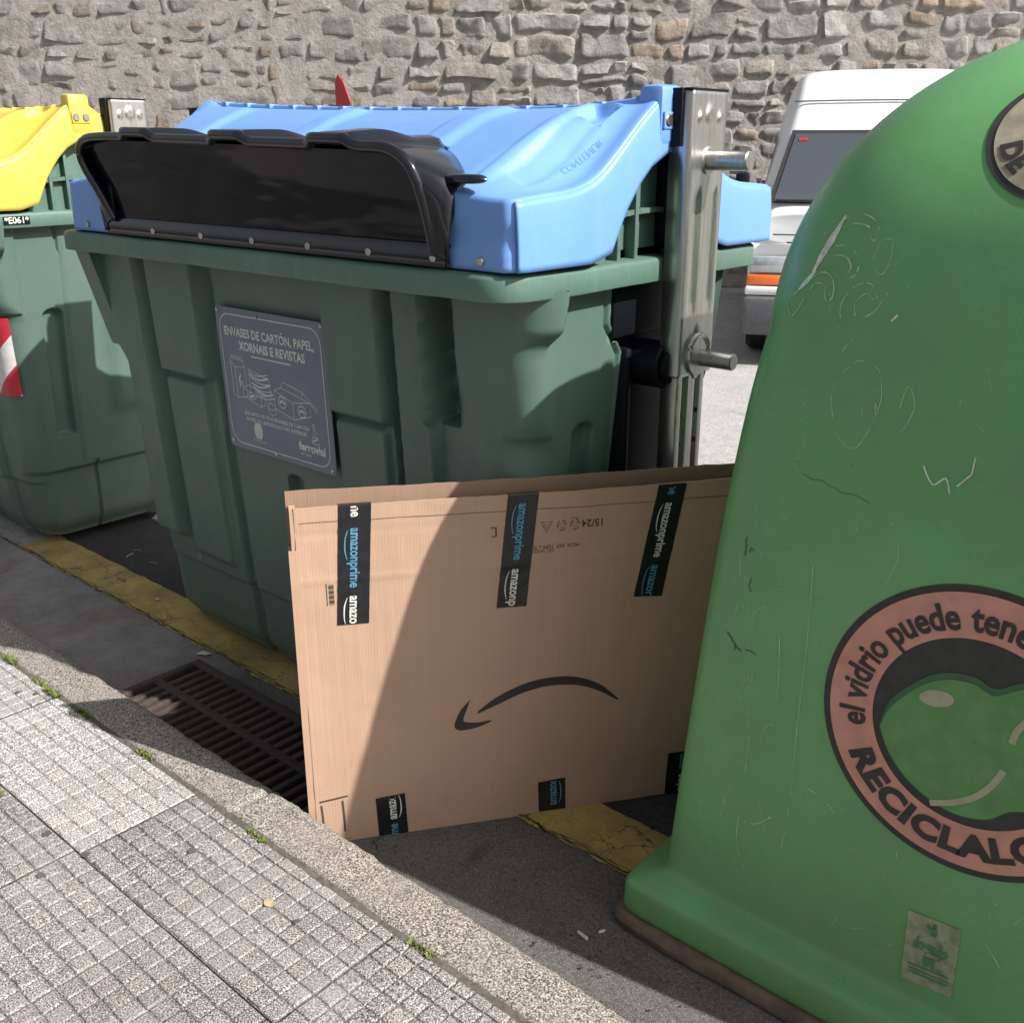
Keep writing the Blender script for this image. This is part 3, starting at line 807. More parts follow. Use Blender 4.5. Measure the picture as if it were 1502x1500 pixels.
        if side: mb.v = [(XL + XR - v[0], v[1], v[2]) for v in mb.v]; mb.f = [f[::-1] for f in mb.f]
        arm = B(mb, 'lifting_arm', M['steel'], ang=45)
        s = arm.modifiers.new('thick', 'SOLIDIFY'); s.thickness = .003; s.offset = -1
        railmb = MB(); keep_ = mb; mb = railmb; plate(2.200, 2.322, .30, 1.165, -1.372, r2, .045); mb = keep_
        def sub(name, mat, mb2, **k):
            if side: mb2.v = [(XL + XR - v[0], v[1], v[2]) for v in mb2.v]; mb2.f = [f[::-1] for f in mb2.f]
            return B(mb2, name, mat, arm, **k)
        rl = sub('arm_rail', M['steel'], railmb, ang=45); s = rl.modifiers.new('thick', 'SOLIDIFY'); s.thickness = .003; s.offset = -1
        m2 = MB(); m2.cyl((-1.362, 2.262, 1.668), (-1.245, 2.262, 1.668), .0225, n=28, bev=.003); m2.cyl((-1.362, 2.262, 1.668), (-1.352, 2.262, 1.668), .034, n=28, bev=.004); sub('trunnion_pin', M['steel'], m2)
        m2 = MB(); m2.cyl((-1.362, 2.285, 1.188), (-1.262, 2.285, 1.188), .0215, n=28, bev=.003); sub('trunnion_pin', M['steel'], m2)
        m2 = MB(); n = 32; ov = [(2.262 + .052 * math.cos(2 * math.pi * k / n) * (1), 1.205 + .046 * math.sin(2 * math.pi * k / n) * (1.0 if k < 16 else 1.25)) for k in range(n)]
        m2.prism(ov, lambda u, v, d: (-1.360 + d, u, v), .010)
        ring = [(-1.352, 2.262 + .045 * math.cos(a), 1.208 + .042 * math.sin(a)) for a in [math.pi * k / 12 - .2 for k in range(15)]]
        m2.tube(ring, .008, 8); sub('pin_clamp', M['steel'], m2, fix=True)
        m2 = MB()
        for (y, z, r) in ((2.215, 1.765, .008), (2.258, 1.772, .014), (2.302, 1.765, .008), (2.262, 1.255, .010), (2.262, 1.215, .013), (2.255, 1.150, .012)):
            m2 = MB(); m2.cyl((-1.360, y, z), (-1.352, y, z), r, n=14, bev=.002); sub('bolt', M['screw'], m2)
        if side == 0:
            m2 = MB()
            for k in range(9):
                for yy in (2.222, 2.302): m2.box(-1.376, -1.3705, yy - .004, yy + .004, 1.04 - k * .08, 1.052 - k * .08)
            sub('arm_notches', M['dark'], m2)
        m2 = MB(); m2.bbox(-1.425, -1.358, 2.176, 2.338, 1.822, 1.828, .001); m2.bbox(-1.43, -1.38, 2.168, 2.178, 1.70, 1.828, .002); sub('arm_cap', M['blackmat'], m2)
    if hood:
        make_hood(root, B)
    else:
        mb = MB(); mb.bbox(-3.0, -1.6, 1.60, 1.622, 1.47, 1.60, .004); B(mb, 'front_flap', M['black'])
    # screws through the front skirt
    for x in (-3.18, -2.782, -2.538, -2.303, -2.073, -1.85, -1.638, -1.505):
        mb = MB(); yy = 1.6055 if (-3.0 < x < -1.6 and hood) else 1.613
        mb.cyl((x, yy + .004, 1.471), (x, yy - .004, 1.471), .0095, n=16, bev=.002); B(mb, 'screw', M['screw'])
    return root, B

def make_hood(root, B):
    """black mouth hood: opening contour O, foot contour F on the lid"""
    def cont(o):
        # o = 0 opening, 1 foot
        if o == 0:
            pts = [(-2.995, 1.600, 1.498), (-3.025, 1.580, 1.575), (-3.060, 1.560, 1.650), (-3.055, 1.552, 1.695), (-3.005, 1.548, 1.722), (-2.90, 1.546, 1.728)]
            pts += [(-2.80 + i * .10, 1.545, 1.727 - .024 * i / 10) for i in range(10)]
            pts += [(-1.78, 1.546, 1.702), (-1.72, 1.550, 1.698), (-1.672, 1.556, 1.676), (-1.648, 1.566, 1.635), (-1.638, 1.585, 1.560), (-1.632, 1.600, 1.480)]
        else:
            pts = [(-3.045, 1.606, 1.460), (-3.070, 1.606, 1.560), (-3.095, 1.625, 1.620), (-3.095, 1.675, 1.64), (-3.05, 1.76, 1.68), (-2.94, 1.82, 1.70)]
            pts += [(-2.80 + i * .10, 1.850, 1.712) for i in range(10)]
            pts += [(-1.77, 1.80, 1.705), (-1.67, 1.735, 1.66), (-1.600, 1.675, 1.635), (-1.585, 1.640, 1.600), (-1.588, 1.610, 1.530), (-1.592, 1.604, 1.452)]
        c = curve(pts, 8)
        if o == 1:
            for p in c:
                if p.y > 1.65: p.z = lid_z(p.x, p.y) + .001
        return c
    O = cont(0); F = cont(1); rows = []
    bumps = (-2.70, -2.275, -1.885)
    for a, b in zip(O, F):
        row = []; n = 26
        for k in range(n + 1):
            t = k / n
            p = a.lerp(b, t)
            up = ss(p.z, 1.60, 1.69)
            bulge = math.sin(t * math.pi) ** .8
            p.z += .004 * bulge * up; 
            side = (1 - up); p.x += (.018 if a.x > -2.3 else -.018) * bulge * side
            # rolled lip
            p.y += .0
            bm_ = 0
            for c in bumps: bm_ = max(bm_, box1(p.x, c - .075, c + .060, .022))
            p.z += .024 * bm_ * up * ss(t, -.15, .12) * (1 - .9 * ss(t, .35, .8)); p.y -= .012 * bm_ * up * (1 - ss(t, .0, .5))
            row.append(p)
        rows.append(row)
    mb = MB(); mb.grid(rows)
    hd = B(mb, 'hood', M['black'], ang=60); s = hd.modifiers.new('thick', 'SOLIDIFY'); s.thickness = .008; s.offset = -1
    # rolled front lip with the saddle bumps
    mb = MB(); lip = []
    for r_ in rows:
        p = r_[0]; lip.append((p.x, p.y + .006, p.z - .002))
    mb.tube(lip, .013, 10); B(mb, 'lip', M['black'], hd, ang=60)
    # flange with the screws
    mb = MB(); P = []
    for i in range(41):
        x = -3.045 + (1.455) * i / 40
        P.append([(x, 1.6125, 1.450), (x, 1.6065, 1.453), (x, 1.6055, 1.488), (x, 1.612, 1.500), (x, 1.70, 1.505)])
    mb.grid(P, flip=False); B(mb, 'flange', M['black'], hd)
    # side cheeks reach back from the opening
    mb = MB(); P = []
    for i in range(91):
        x = -3.045 + 1.40 * i / 90; yh = 1.825 - .95 * max(0, x + 1.80) - .9 * max(0, -2.95 - x); e = max(1.66, yh + .025)
        P.append([(x, 1.622, 1.493), (x, max(1.64, yh - .085), 1.497), (x, max(1.645, yh - .065), 1.56), (x, max(1.65, yh - .02), min(1.65, lid_z(x, e) - .02)), (x, e, lid_z(x, e) - .004)])
    mb.grid(P)
    mb.bbox(-3.0, -2.99, 1.62, 1.75, 1.49, 1.62, .002); mb.bbox(-1.67, -1.66, 1.62, 1.73, 1.48, 1.62, .002)
    B(mb, 'mouth_flap', M['blackin'], hd)
    # dark liner between mouth and hood roof
    FY = [(-3.09, 1.66), (-3.05, 1.75), (-2.94, 1.81), (-2.80, 1.845), (-1.90, 1.845), (-1.77, 1.79), (-1.67, 1.725), (-1.60, 1.66)]
    mb = MB(); P = []
    for i in range(101):
        x = -3.085 + 1.475 * i / 100; yb_ = interp(x, FY) - .006; ya_ = min(yb_ - .004, max(1.64, 1.80 - .95 * max(0, x + 1.80) - .9 * max(0, -2.95 - x)) - .03)
        P.append([(x, ya_ + (yb_ - ya_) * k / 8, lid_z(x, ya_ + (yb_ - ya_) * k / 8) + .003) for k in range(9)])
    mb.grid(P); mb.bbox(-3.055, -2.985, 1.602, 1.611, 1.49, 1.61, .002); mb.bbox(-3.07, -2.985, 1.604, 1.66, 1.60, 1.625, .004)
    B(mb, 'hood_liner', M['blackin'], hd)
    # glossy flap hanging in the mouth from lip to flange
    mb = MB(); P = []
    for j in range(31):
        v = j / 30; xl = interp(v, [(0, -2.985), (.35, -3.010), (.7, -3.040), (.9, -3.030), (1, -2.99)]); xr = interp(v, [(0, -1.640), (.4, -1.650), (.7, -1.662), (.88, -1.690), (1, -1.76)])
        row = []
        for i in range(91):
            x = xl + (xr - xl) * i / 90; zt = interp(x, [(-3.05, 1.700), (-2.9, 1.716), (-2.3, 1.705), (-1.76, 1.690)])
            row.append((x, 1.618 - .046 * v + .004 * math.sin(v * 3.14) + .0012 * fbm(x * 2, v * 2), 1.499 + (zt - 1.499) * v))
        P.append(row)
    mb.grid(P, flip=True); fl = B(mb, 'mouth_curtain', M['blackflap'], hd)
    # stiffening ribs seen inside under the roof
    mb = MB()
    for c in (-2.66, -2.25, -1.80):
        mb.bbox(c - .030, c + .030, 1.74, 1.79, 1.66, 1.69, .006)
    mb.tube([(-2.95, 1.765, 1.655), (-2.3, 1.765, 1.652), (-1.74, 1.745, 1.645)], .004, 8)
    B(mb, 'mouth_rib', M['blackin'], hd)
    # grip tab at the right
    mb = MB(); pts = []
    for k in range(20):
        a = 2 * math.pi * k / 20; pts.append((-1.565 + .062 * math.cos(a), 1.628 + .024 * math.sin(a)))
    rows_ = []
    for q in range(9):
        a = math.pi * q / 8; sc = .25 + .75 * math.sin(a) ** .5; rows_.append([(-1.565 + (u + 1.565) * sc, 1.632 + (v - 1.628) * sc, 1.636 - .010 * math.cos(a) + .10 * (u + 1.565) * 0) for u, v in pts])
    mb.grid(rows_, close_v=True); mb.f.append(tuple(range(20))); mb.f.append(tuple(160 + k for k in range(20)))
    B(mb, 'grip_tab', M['black'], hd, fix=True)

blue, Bb = make_container(M['blue'], True)
tag(blue, 'green waste paper container with blue lid and black hood behind the cardboard box', 'recycling container', 'recycling containers along the kerb')

# information plate on the front
SY = 1.742
def sp(u, v, d=0):   # u right, v up in metres from plate centre; follows the slope of the front
    z = 1.036 + v; return (-2.452 + u, 1.7405 + (1.255 - z) * .035 - .0025 - d, z - 0)
SW, SH = .512, .436
plate = MB(); pts = rounded_rect(-SW / 2, SW / 2, -SH / 2, SH / 2, .012, 5); plate.prism(pts, lambda u, v, d: sp(u, v, d), .003)
pl = Bb(plate, 'information_plate', M['signblue'], smooth=False, fix=True)
tp = lambda u, v: sp(u, v, .0042)
mb = MB()
fr = rounded_rect(-SW / 2 + .018, SW / 2 - .02, -SH / 2 + .018, SH / 2 - .020, .045, 6); stroke(mb, fr, .0032, tp, True)
put_text(mb, "ENVASES DE CARTON, PAPEL,", .0365, lambda u, v: tp(u * .875 - .005, v + .146), bold=.0010); stroke(mb, [(.0585, .1635), (.0655, .170)], .0035, tp)
put_text(mb, "XORNAIS E REVISTAS", .0365, lambda u, v: tp(u * .9 + .005, v + .107), bold=.0012)
stroke(mb, [(-.095, .082), (.095, .082)], .0035, tp)
put_text(mb, "ENCARTA OS TEUS ENVASES DE CARTON", .0165, lambda u, v: tp(u - .005, v - .098), bold=.0003)
put_text(mb, "ANTES DE DEPOSITALOS NO INTERIOR", .0165, lambda u, v: tp(u - .010, v - .116), bold=.0003)
put_text(mb, "ferrovial", .036, lambda u, v: tp(u + .155, v - .155), bold=.0012)
put_text(mb, "servizos", .015, lambda u, v: tp(u + .125, v - .176))
put_text(mb, "CONCELLO", .012, lambda u, v: tp(u - .10, v - .178))
# striped oval badge
for k in range(9):
    v = -.125 - .0055 * k; hw = .022 * math.sqrt(max(.08, 1 - ((k - 4) / 5.2) ** 2)); stroke(mb, [(-.10 - hw, v), (-.10 + hw, v)], .0045, tp)
def poly(pts, w=.0022, closed=False): stroke(mb, pts, w, tp, closed)
# line drawings: carton, newspapers, boxes
poly([(-.205, .055), (-.205, -.045), (-.185, -.055), (-.135, -.045), (-.135, .045), (-.185, .04), (-.205, .055)]); poly([(-.185, .04), (-.185, -.055)])
poly([(-.205, .055), (-.200, .075), (-.140, .070), (-.135, .045)]); poly([(-.200, .068), (-.140, .063)])
poly([(-.165, -.02), (-.168, .005), (-.160, .02)], .006); poly([(-.150, -.015), (-.158, .0)], .005)
poly([(-.155, -.045), (-.155, -.020), (-.125, -.008), (-.045, -.025), (-.045, -.055), (-.070, -.068), (-.155, -.045)]); poly([(-.155, -.020), (-.070, -.04), (-.045, -.025)]); poly([(-.070, -.04), (-.070, -.068)])
oval = [(-.112 + .022 * math.cos(a), -.040 + .009 * math.sin(a)) for a in [math.pi * k / 8 for k in range(16)]]; poly(oval, .002, True)
poly([(-.125, -.042), (-.1, -.038)], .008)
rr = random.Random(3)
for k in range(7):
    v = .038 - k * .011; a0 = -.12 + .004 * k; poly(curve([(a0, v + rr.uniform(-.003, .006)), (a0 + .045, v - .012), (a0 + .095, v + rr.uniform(-.010, .004))], 5), .0055 if k % 2 else .003)
poly([(-.12, .044), (-.02, .022), (-.015, -.03)]); poly([(-.118, .03), (-.115, -.03)])
poly([(.0, -.035), (.0, -.005), (.035, .008), (.165, -.018), (.165, -.058), (.085, -.080), (.0, -.060), (.0, -.035)]); poly([(.0, -.005), (.085, -.030), (.165, -.018)]); poly([(.085, -.030), (.085, -.080)])
poly([(.035, .008), (.045, .026), (.135, .008), (.200, -.035), (.195, -.045), (.165, -.018)]); poly([(.135, .008), (.130, -.002)])
for cx_, cz_ in ((.035, -.036), (.125, -.050)):
    poly([(cx_ + .018 * math.cos(a), cz_ + .017 * math.sin(a)) for a in [math.pi * k / 8 for k in range(16)]], .003, True); poly([(cx_ - .012, cz_ - .004), (cx_, cz_ + .005), (cx_ + .012, cz_ - .004)], .007)
poly([(-.035, -.055), (-.02, -.045), (.0, -.055), (.0, -.078), (-.02, -.086), (-.035, -.075), (-.035, -.055)]); poly([(-.035, -.062), (-.02, -.070), (.0, -.060)])
# little figure
poly([(.173 + .006 * math.cos(a), -.085 + .006 * math.sin(a)) for a in [math.pi * k / 5 for k in range(10)]], .002, True)
poly([(.173, -.091), (.168, -.112), (.180, -.116), (.176, -.095), (.188, -.105)]); poly([(.160, -.136), (.162, -.118), (.190, -.116), (.190, -.138), (.160, -.136)]); poly([(.164, -.130), (.186, -.120)], .004)
Bb(mb, 'lettering', M['white'], pl, smooth=False)
for u, v in ((-SW / 2 + .012, SH / 2 - .012), (-.05, SH / 2 - .018), (SW / 2 - .012, SH / 2 - .010), (-SW / 2 + .018, -SH / 2 + .020), (-.02, -SH / 2 + .014), (SW / 2 - .014, -SH / 2 + .014)):
    mb = MB(); p = sp(u, v, .003); mb.cyl(p, (p[0], p[1] - .0035, p[2]), .0062, n=12, bev=.001); Bb(mb, 'rivet', M['screw'], pl)
# raised number plate text by the pivot and embossed word on the lid
mb = MB(); put_text(mb, "07", .034, lambda u, v: (-1.400, 2.170 + u, 1.757 + v), bold=.001); Bb(mb, 'bracket_number', M['black_print'], smooth=False)
def lidtext(u, v):
    x = -1.485 + u * .15 + v * 1; y = 1.93 + u; return (x, y, lid_z(x, y) + .001)
mb = MB(); put_text(mb, "CONTENUR", .022, lidtext); Bb(mb, 'embossed_word', plain('shaded_blue_plastic', (.10, .22, .55), .5), smooth=False)

# second container: copy parts of the first
def copy_part(o, parent, skip=()):
    c = o.copy(); COL.objects.link(c); c.parent = parent
    for ch in list(o.children):
        if ch.name.split('.')[0] not in skip: copy_part(ch, c, skip)
    return c
yel = blue.copy(); COL.objects.link(yel); yel.location = (blue.location.x - 2.79, blue.location.y - .01, .012)
for ch in list(blue.children):
    n = ch.name.split('.')[0]
    if n in ('hood', 'information_plate', 'bracket_number', 'embossed_word', 'channel_shade_box', 'pivot_disc'): continue
    c = copy_part(ch, yel, ('arm_rail', 'arm_notches'))
    if n in ('lid', 'hinge', 'lid_bracket', 'bracket_plate', 'bolt', 'bracket_bolts', 'end_wall'):
        c.scale.z = 1.13; c.location.z = -1.45 * .13
    if n == 'lifting_arm': c.location = (0, .10, .045)
    if n in ('lid', 'hinge', 'lid_bracket', 'bracket_plate'):
        c.material_slots[0].link = 'OBJECT'; c.material_slots[0].material = M['yellow']
tag(yel, 'green packaging container with yellow lid at the left edge of the picture', 'recycling container', 'recycling containers along the kerb')
yx, yy = yel.location.x, yel.location.y
# smooth end panel instead of the open channel
mb = MB(); P = []
for k in range(40):
    z = .365 + 1.02 * k / 39; xr = bodyXR(z) - blue.location.x
    P.append([(xr - .03, 2.03 - YC, z), (xr - .002, 2.035 - YC, z)] + [(xr + .002 + .016 * ss(2.04 + .5 * i / 20, 2.20, 2.24) * ss(z, .55, .6) * (1 - ss(z, 1.2, 1.25)), 2.04 + .5 * i / 20 - YC, z) for i in range(21)] + [(xr - .03, 2.55 - YC, z)])
mb.grid(P); mb.build('end_panel', M['green'], yel, ang=50)
# its black mouth flange, number label and striped marker
mb = MB(); mb.bbox(-.64, .78, -.547, -.535, 1.455, 1.60, .004); mb.build('mouth_flap', M['black'], yel)
mb = MB(); ex = XR - blue.location.x + .0012
mb.box(ex, ex + .0008, -.345, -.240, 1.398, 1.430)
lb = mb.build('number_label', M['blackmat'], yel, smooth=False)
mb = MB(); put_text(mb, "*E061*", .034, lambda u, v: (ex + .0022, -.292 + u, 1.414 + v), bold=.0006); mb.build('lettering', M['whitefilm'], lb, smooth=False)
# striped reflective marker wrapped on the front corner
def corner(s, z):
    """arc-length along front -> corner -> end of the body at height z, in container coordinates"""
    rc = .075 + .006; xr = bodyXR(z) - blue.location.x; yf = bodyY(z) - blue.location.y
    L = rc * math.pi / 2
    if s < 0: return (xr - .075 + s, yf - .008, z)
    if s < L: a = s / rc; return (xr - .075 + rc * math.sin(a), yf + .075 - rc * math.cos(a), z)
    return (xr + .010, yf + .075 + (s - L), z)
for kk, mt in ((0, 'red'), (1, 'whitefilm')):
    mb = MB(); s0, s1, z0, z1 = -.30, .085, .70, 1.03; n = 40; m_ = 40
    for i in range(n):
        sa = s0 + (s1 - s0) * i / n; sb = s0 + (s1 - s0) * (i + 1) / n
        for k in range(-14, 4):
            if k % 2 != kk: continue
            cl = lambda z: max(z0, min(z1, z))
            q = [(sa, cl(sa - (k + 1) * .125)), (sb, cl(sb - (k + 1) * .125)), (sb, cl(sb - k * .125)), (sa, cl(sa - k * .125))]
            if max(p[1] for p in q) - min(p[1] for p in q) > 1e-4 and (q[3][1] - q[0][1] > 1e-4 or q[2][1] - q[1][1] > 1e-4): mb.add([corner(*p) for p in q], [(0, 1, 2, 3)])
    mb.build('marker_stripes', M[mt], yel, smooth=False)

# red and white hazard marker behind the blue lid
hz = empty('hazard_marker', (-3.60, 3.05, 0)); tag(hz, 'red and white striped marker tip standing behind the blue lid', 'marker post')
mb = MB(); mb.cyl((0, 0, 0), (0, 0, 1.60), .025, n=16); mb.build('post', M['steel'], hz)
mb = MB(); mb.prism([(-.04, 1.50), (.07, 1.50), (.07, 1.84), (.012, 1.955), (-.022, 1.985), (-.04, 1.95)], lambda u, v, d: (u, -.03 - d, v), .004); mb.build('board', M['red'], hz, smooth=False, fix=True)
mb = MB(); mb.prism([(-.04, 1.78), (.07, 1.88), (.07, 1.80), (-.04, 1.70)], lambda u, v, d: (u, -.0345 - d, v), .001)
mb.prism([(-.04, 1.62), (.07, 1.72), (.07, 1.64), (-.04, 1.54)], lambda u, v, d: (u, -.0345 - d, v), .001); mb.build('stripes', M['whitefilm'], hz, smooth=False, fix=True)

# ================================================================== IGLOO
IX, IY, A0, A1, Z1, IH, NN, N1, NM = -.402, 2.302, .622, .568, 1.37, 1.927, 30, 2.25, 6.3
ig = empty('bottle_bank', (IX, IY, 0)); tag(ig, 'green domed glass bottle bank with round red and black slogan sticker', 'bottle bank')
def ig_a(z):
    if z < Z1: t = (z - .15) / (Z1 - .15); return A0 + (A1 - A0) * t, NN + (NM - NN) * max(0, t)
    q = min(1, (z - Z1) / (IH - Z1)); a = A1 * max(0, 1 - q ** N1) ** (1 / N1)
    s = math.asin(min(1, q ** (N1 / 2))) / (math.pi / 2); return a, NM + (2 - NM) * s
def ig_y(x, z):
    a, n = ig_a(z); return IY - a * max(0, 1 - min(1, abs((x - IX) / a)) ** n) ** (1 / n)
def ring_pts(a, n, z, nt=320):
    P = []
    for k in range(nt):
        th = 2 * math.pi * k / nt; th += .17 * math.sin(4 * th) * (1 if n > 3 else n / 3 * .0)  # denser at the corners
        # uniform-ish on a superellipse: radial form
        c, s = math.cos(th), math.sin(th); r = (abs(c) ** n + abs(s) ** n) ** (-1 / n) * a; P.append((r * c, r * s, z))
    return P
mb = MB(); rows = []
for a, n, z in ((.678, 45, .032), (.685, 45, .037), (.688, 45, .046), (.688, 45, .060), (.687, 45, .102), (.685, 45, .112), (.680, 45, .119), (.672, 45, .123), (.650, 42, .130), (.636, 36, .134), (.627, 32, .140), (.623, 31, .150), (.6215, 30, .165)):
    rows.append(ring_pts(a, n, z))
for i in range(1, 40): z = .18 + (Z1 - .18) * i / 40; a, n = ig_a(z); rows.append(ring_pts(a, n, z))
for i in range(0, 60):
    q = i / 60 * math.pi / 2; z = Z1 + (IH - Z1) * math.sin(q) ** (2 / N1); a = A1 * math.cos(q) ** (2 / N1); n = NM + (2 - NM) * i / 60; rows.append(ring_pts(a, n, z))
rows.append(ring_pts(.004, 2, IH))
# soften the shoulder between wall and dome
mb.grid(rows, close_v=True); n_ = len(rows[0]); mb.f.append(tuple(range(n_))[::-1]); mb.f.append(tuple((len(rows) - 1) * n_ + k for k in range(n_)))
mb.build('shell', M['igloo'], ig, ang=60)
mb = MB(); rows = [ring_pts(a, 26, z) for a, z in ((.60, .0), (.698, .0), (.708, .006), (.710, .020), (.704, .032), (.67, .036))]
rows = [[(x + .006 * fbm(x * 3, y * 3), y + .006 * fbm(y * 3, x * 3, 4), z) for x, y, z in r] for r in rows]
mb.grid(rows, close_v=True); mb.build('base_skirt', M['brownmat'], ig)
# lifting ring on top
mb = MB(); mb.tube([(.0, .055 * math.cos(a), IH + .14 + .085 * math.sin(a)) for a in [math.pi * 2 * k / 28 for k in range(29)]], .009, 8)
mb.cyl((0, 0, IH - .01), (0, 0, IH + .06), .03, .022, 20, bev=.004); mb.build('lifting_ring', M['steel'], ig)
# round deposit opening high on the far side and the near dome
mb = MB()
mb.tube([(-A1 * .985 - .01 + 0, .10 * math.cos(a), 1.42 + .10 * math.sin(a)) for a in [2 * math.pi * k / 30 for k in range(31)]], .014, 8)
mb.build('opening_collar', M['black'], ig)
# decals projected on the front
def on(x, z, off=.0015):
    e = .004; y = ig_y(x, z); dx = (ig_y(x + e, z) - ig_y(x - e, z)) / (2 * e); dz = (ig_y(x, z + e) - ig_y(x, z - e)) / (2 * e)
    n = Vector((dx, -1, dz)).normalized() * off; return (x + n.x - IX, y + n.y - IY, z + n.z)
RCX, RCZ = -.422, .728
RSX, RSZ = 1.0, 1.0
def disc(mb, r0, r1, off, cx=RCX, cz=RCZ, n=96, m=6):
    P = [[on(cx + (r0 + (r1 - r0) * j / m) * math.cos(2 * math.pi * i / n) * RSX, cz + (r0 + (r1 - r0) * j / m) * math.sin(2 * math.pi * i / n) * RSZ, off) for j in range(m + 1)] for i in range(n)]
    mb.grid(P, close_u=True)
mb = MB(); disc(mb, 0.001, .273, .0015, m=14); st = mb.build('slogan_sticker', M['vinyl_black'], ig)
mb = MB(); disc(mb, .177, .260, .0026); mb.build('slogan_band', M['pink'], st)
def arc_text(mb, body, size, r, deg, inward=False, bold=.0, cx=RCX, cz=RCZ, off=.0038, sx=1., space=1.):
    """letters along a circle; deg = polar angle of the middle of the text"""
    vs, fs = text2d(body, size, bold, space=space)
    out = []; wd = max(v[0] for v in vs) * 2; sx = R(sx) * r / wd
    for u, v in vs:
        u *= sx
        if not inward: a = R(deg) - u / r; rr = r + v
        else: a = R(deg) + u / r; rr = r - v
        out.append(on(cx + rr * math.cos(a), cz + rr * math.sin(a), off))
    mb.add(out, fs)
mb = MB()
arc_text(mb, "el vidrio puede", .068, .213, 150, bold=.0018, sx=92)
arc_text(mb, "tener", .068, .213, 82, bold=.0018, sx=34)
arc_text(mb, "RECICLALO", .063, .218, 261, True, bold=.0034, sx=104, space=1.06)
mb.build('slogan_lettering', M['vinyl_black'], st, smooth=False)
def blob(mb, pts, off, cx=RCX, cz=RCZ, m=10):
    """filled shape star-shaped about its centre"""
    c = Vector((sum(p[0] for p in pts) / len(pts), sum(p[1] for p in pts) / len(pts)))
    P = [[on(cx + c.x + (p[0] - c.x) * max(.01, j / m), cz + c.y + (p[1] - c.y) * max(.01, j / m), off) for j in range(m + 1)] for p in pts]
    mb.grid(P, close_u=True)
heart = [(-.160, -.045), (-.148, .010), (-.118, .052), (-.085, .085), (-.050, .103), (-.010, .108), (.024, .098), (.055, .118), (.085, .132), (.115, .112), (.145, .065), (.160, .01), (.155, -.045), (.13, -.095), (.085, -.118), (.050, -.150), (.0, -.163), (-.05, -.154), (-.10, -.128), (-.138, -.088)]
mb = MB(); blob(mb, [v[:] for v in curve([*heart, heart[0]], 4)[:-1]], .0026); mb.build('emblem_shade', M['vinyl_dkgreen'], st)
h2 = [(x * .985, z - .013 if z > 0 else z * .985) for x, z in heart]
mb = MB(); blob(mb, [v[:] for v in curve([*h2, h2[0]], 4)[:-1]], .0034); mb.build('emblem', M['vinyl_green'], st)
mb = MB(); blob(mb, [(-.067 + .030 * math.cos(a), .047 + .0165 * math.sin(a) + .006 * math.cos(a)) for a in [2 * math.pi * k / 28 for k in range(28)]], .0044)
stroke(mb, [v[:] for v in curve([(-.048, -.158), (-.015, -.143), (.020, -.118), (.045, -.085), (.062, -.045)], 6)], .0115, lambda u, v: on(RCX + u, RCZ + v, .0044))
stroke(mb, [v[:] for v in curve([(.066, .010), (.070, .035), (.085, .062), (.105, .078)], 6)], .0115, lambda u, v: on(RCX + u, RCZ + v, .0044))
mb.build('emblem_highlights', M['vinyl_cream'], st)
# upper round sticker on the dome: placed along the surface by slope length
def dome_pt(u, s, off=.0015, zc=1.625):
    """u across, s up along the surface from zc"""
    z = zc; step = .004; ds = 0; sg = 1 if s > 0 else -1
    while abs(ds) < abs(s):
        dz = step; y0 = ig_y(IX + u * .5, z); y1 = ig_y(IX + u * .5, min(z + sg * step, IH - .002)); L = math.hypot(step, y1 - y0)
        z += sg * step * min(1, (abs(s) - abs(ds)) / L if L > 0 else 1); ds += L
        if z > IH - .01: break
    return on(IX + u, z, off)
DU, DZ, DR = -.061, 1.722, .120
def ddisc(mb, r0, r1, off, n=72, m=5): mb.grid([[dome_pt(DU + (r0 + (r1 - r0) * j / m) * math.cos(2 * math.pi * i / n), (r0 + (r1 - r0) * j / m) * math.sin(2 * math.pi * i / n), off, DZ) for j in range(m + 1)] for i in range(n)], close_u=True)
mb = MB(); ddisc(mb, .001, DR, .0015, m=10); s2 = mb.build('council_sticker', M['vinyl_black'], ig)
mb = MB(); ddisc(mb, .001, DR - .012, .0026, m=10); mb.build('sticker_face', plain('worn_beige_vinyl', (.30, .27, .20), .7, 0, .2, .3, scale=30), s2)
mb = MB()
def darc(body, size, r, deg, inward=True, bold=.002):
    vs, fs = text2d(body, size, bold)
    out = []
    for u, v in vs:
        a = R(deg) + (u if inward else -u) / r; rr = r - v if inward else r + v
        out.append(dome_pt(DU + rr * math.cos(a), rr * math.sin(a), .0038, DZ))
    mb.add(out, fs)
darc("DE", .044, DR - .036, 214); darc("S", .040, DR - .036, 118)
mb.build('sticker_lettering', M['vinyl_black'], s2, smooth=False)
# worn paper sticker low on the wall
mb = MB(); c4 = [(-.475, .332), (-.377, .339), (-.373, .188), (-.468, .179)]
def bil(u, v):
    a = [c4[3][i] + (c4[2][i] - c4[3][i]) * u for i in (0, 1)]; b = [c4[0][i] + (c4[1][i] - c4[0][i]) * u for i in (0, 1)]
    return a[0] + (b[0] - a[0]) * v, a[1] + (b[1] - a[1]) * v
mb.grid([[on(*bil(i / 12, j / 12 ), .0015) for j in range(13)] for i in range(13)]); s3 = mb.build('paper_sticker', M['paperworn'], ig)
mb = MB(); f3 = lambda u, v: on(*bil(.5 + u, .5 + v), .003)
put_text(mb, "Ingalp", .24, lambda u, v: f3(u * 1.15, v + .08 - u * .04), shear=.3, bold=.006)
blob_ = [(-.11, -.06), (.10, -.06), (.10, -.17), (-.11, -.17)]
mb.add([f3(*p) for p in blob_], [(0, 3, 2, 1)])
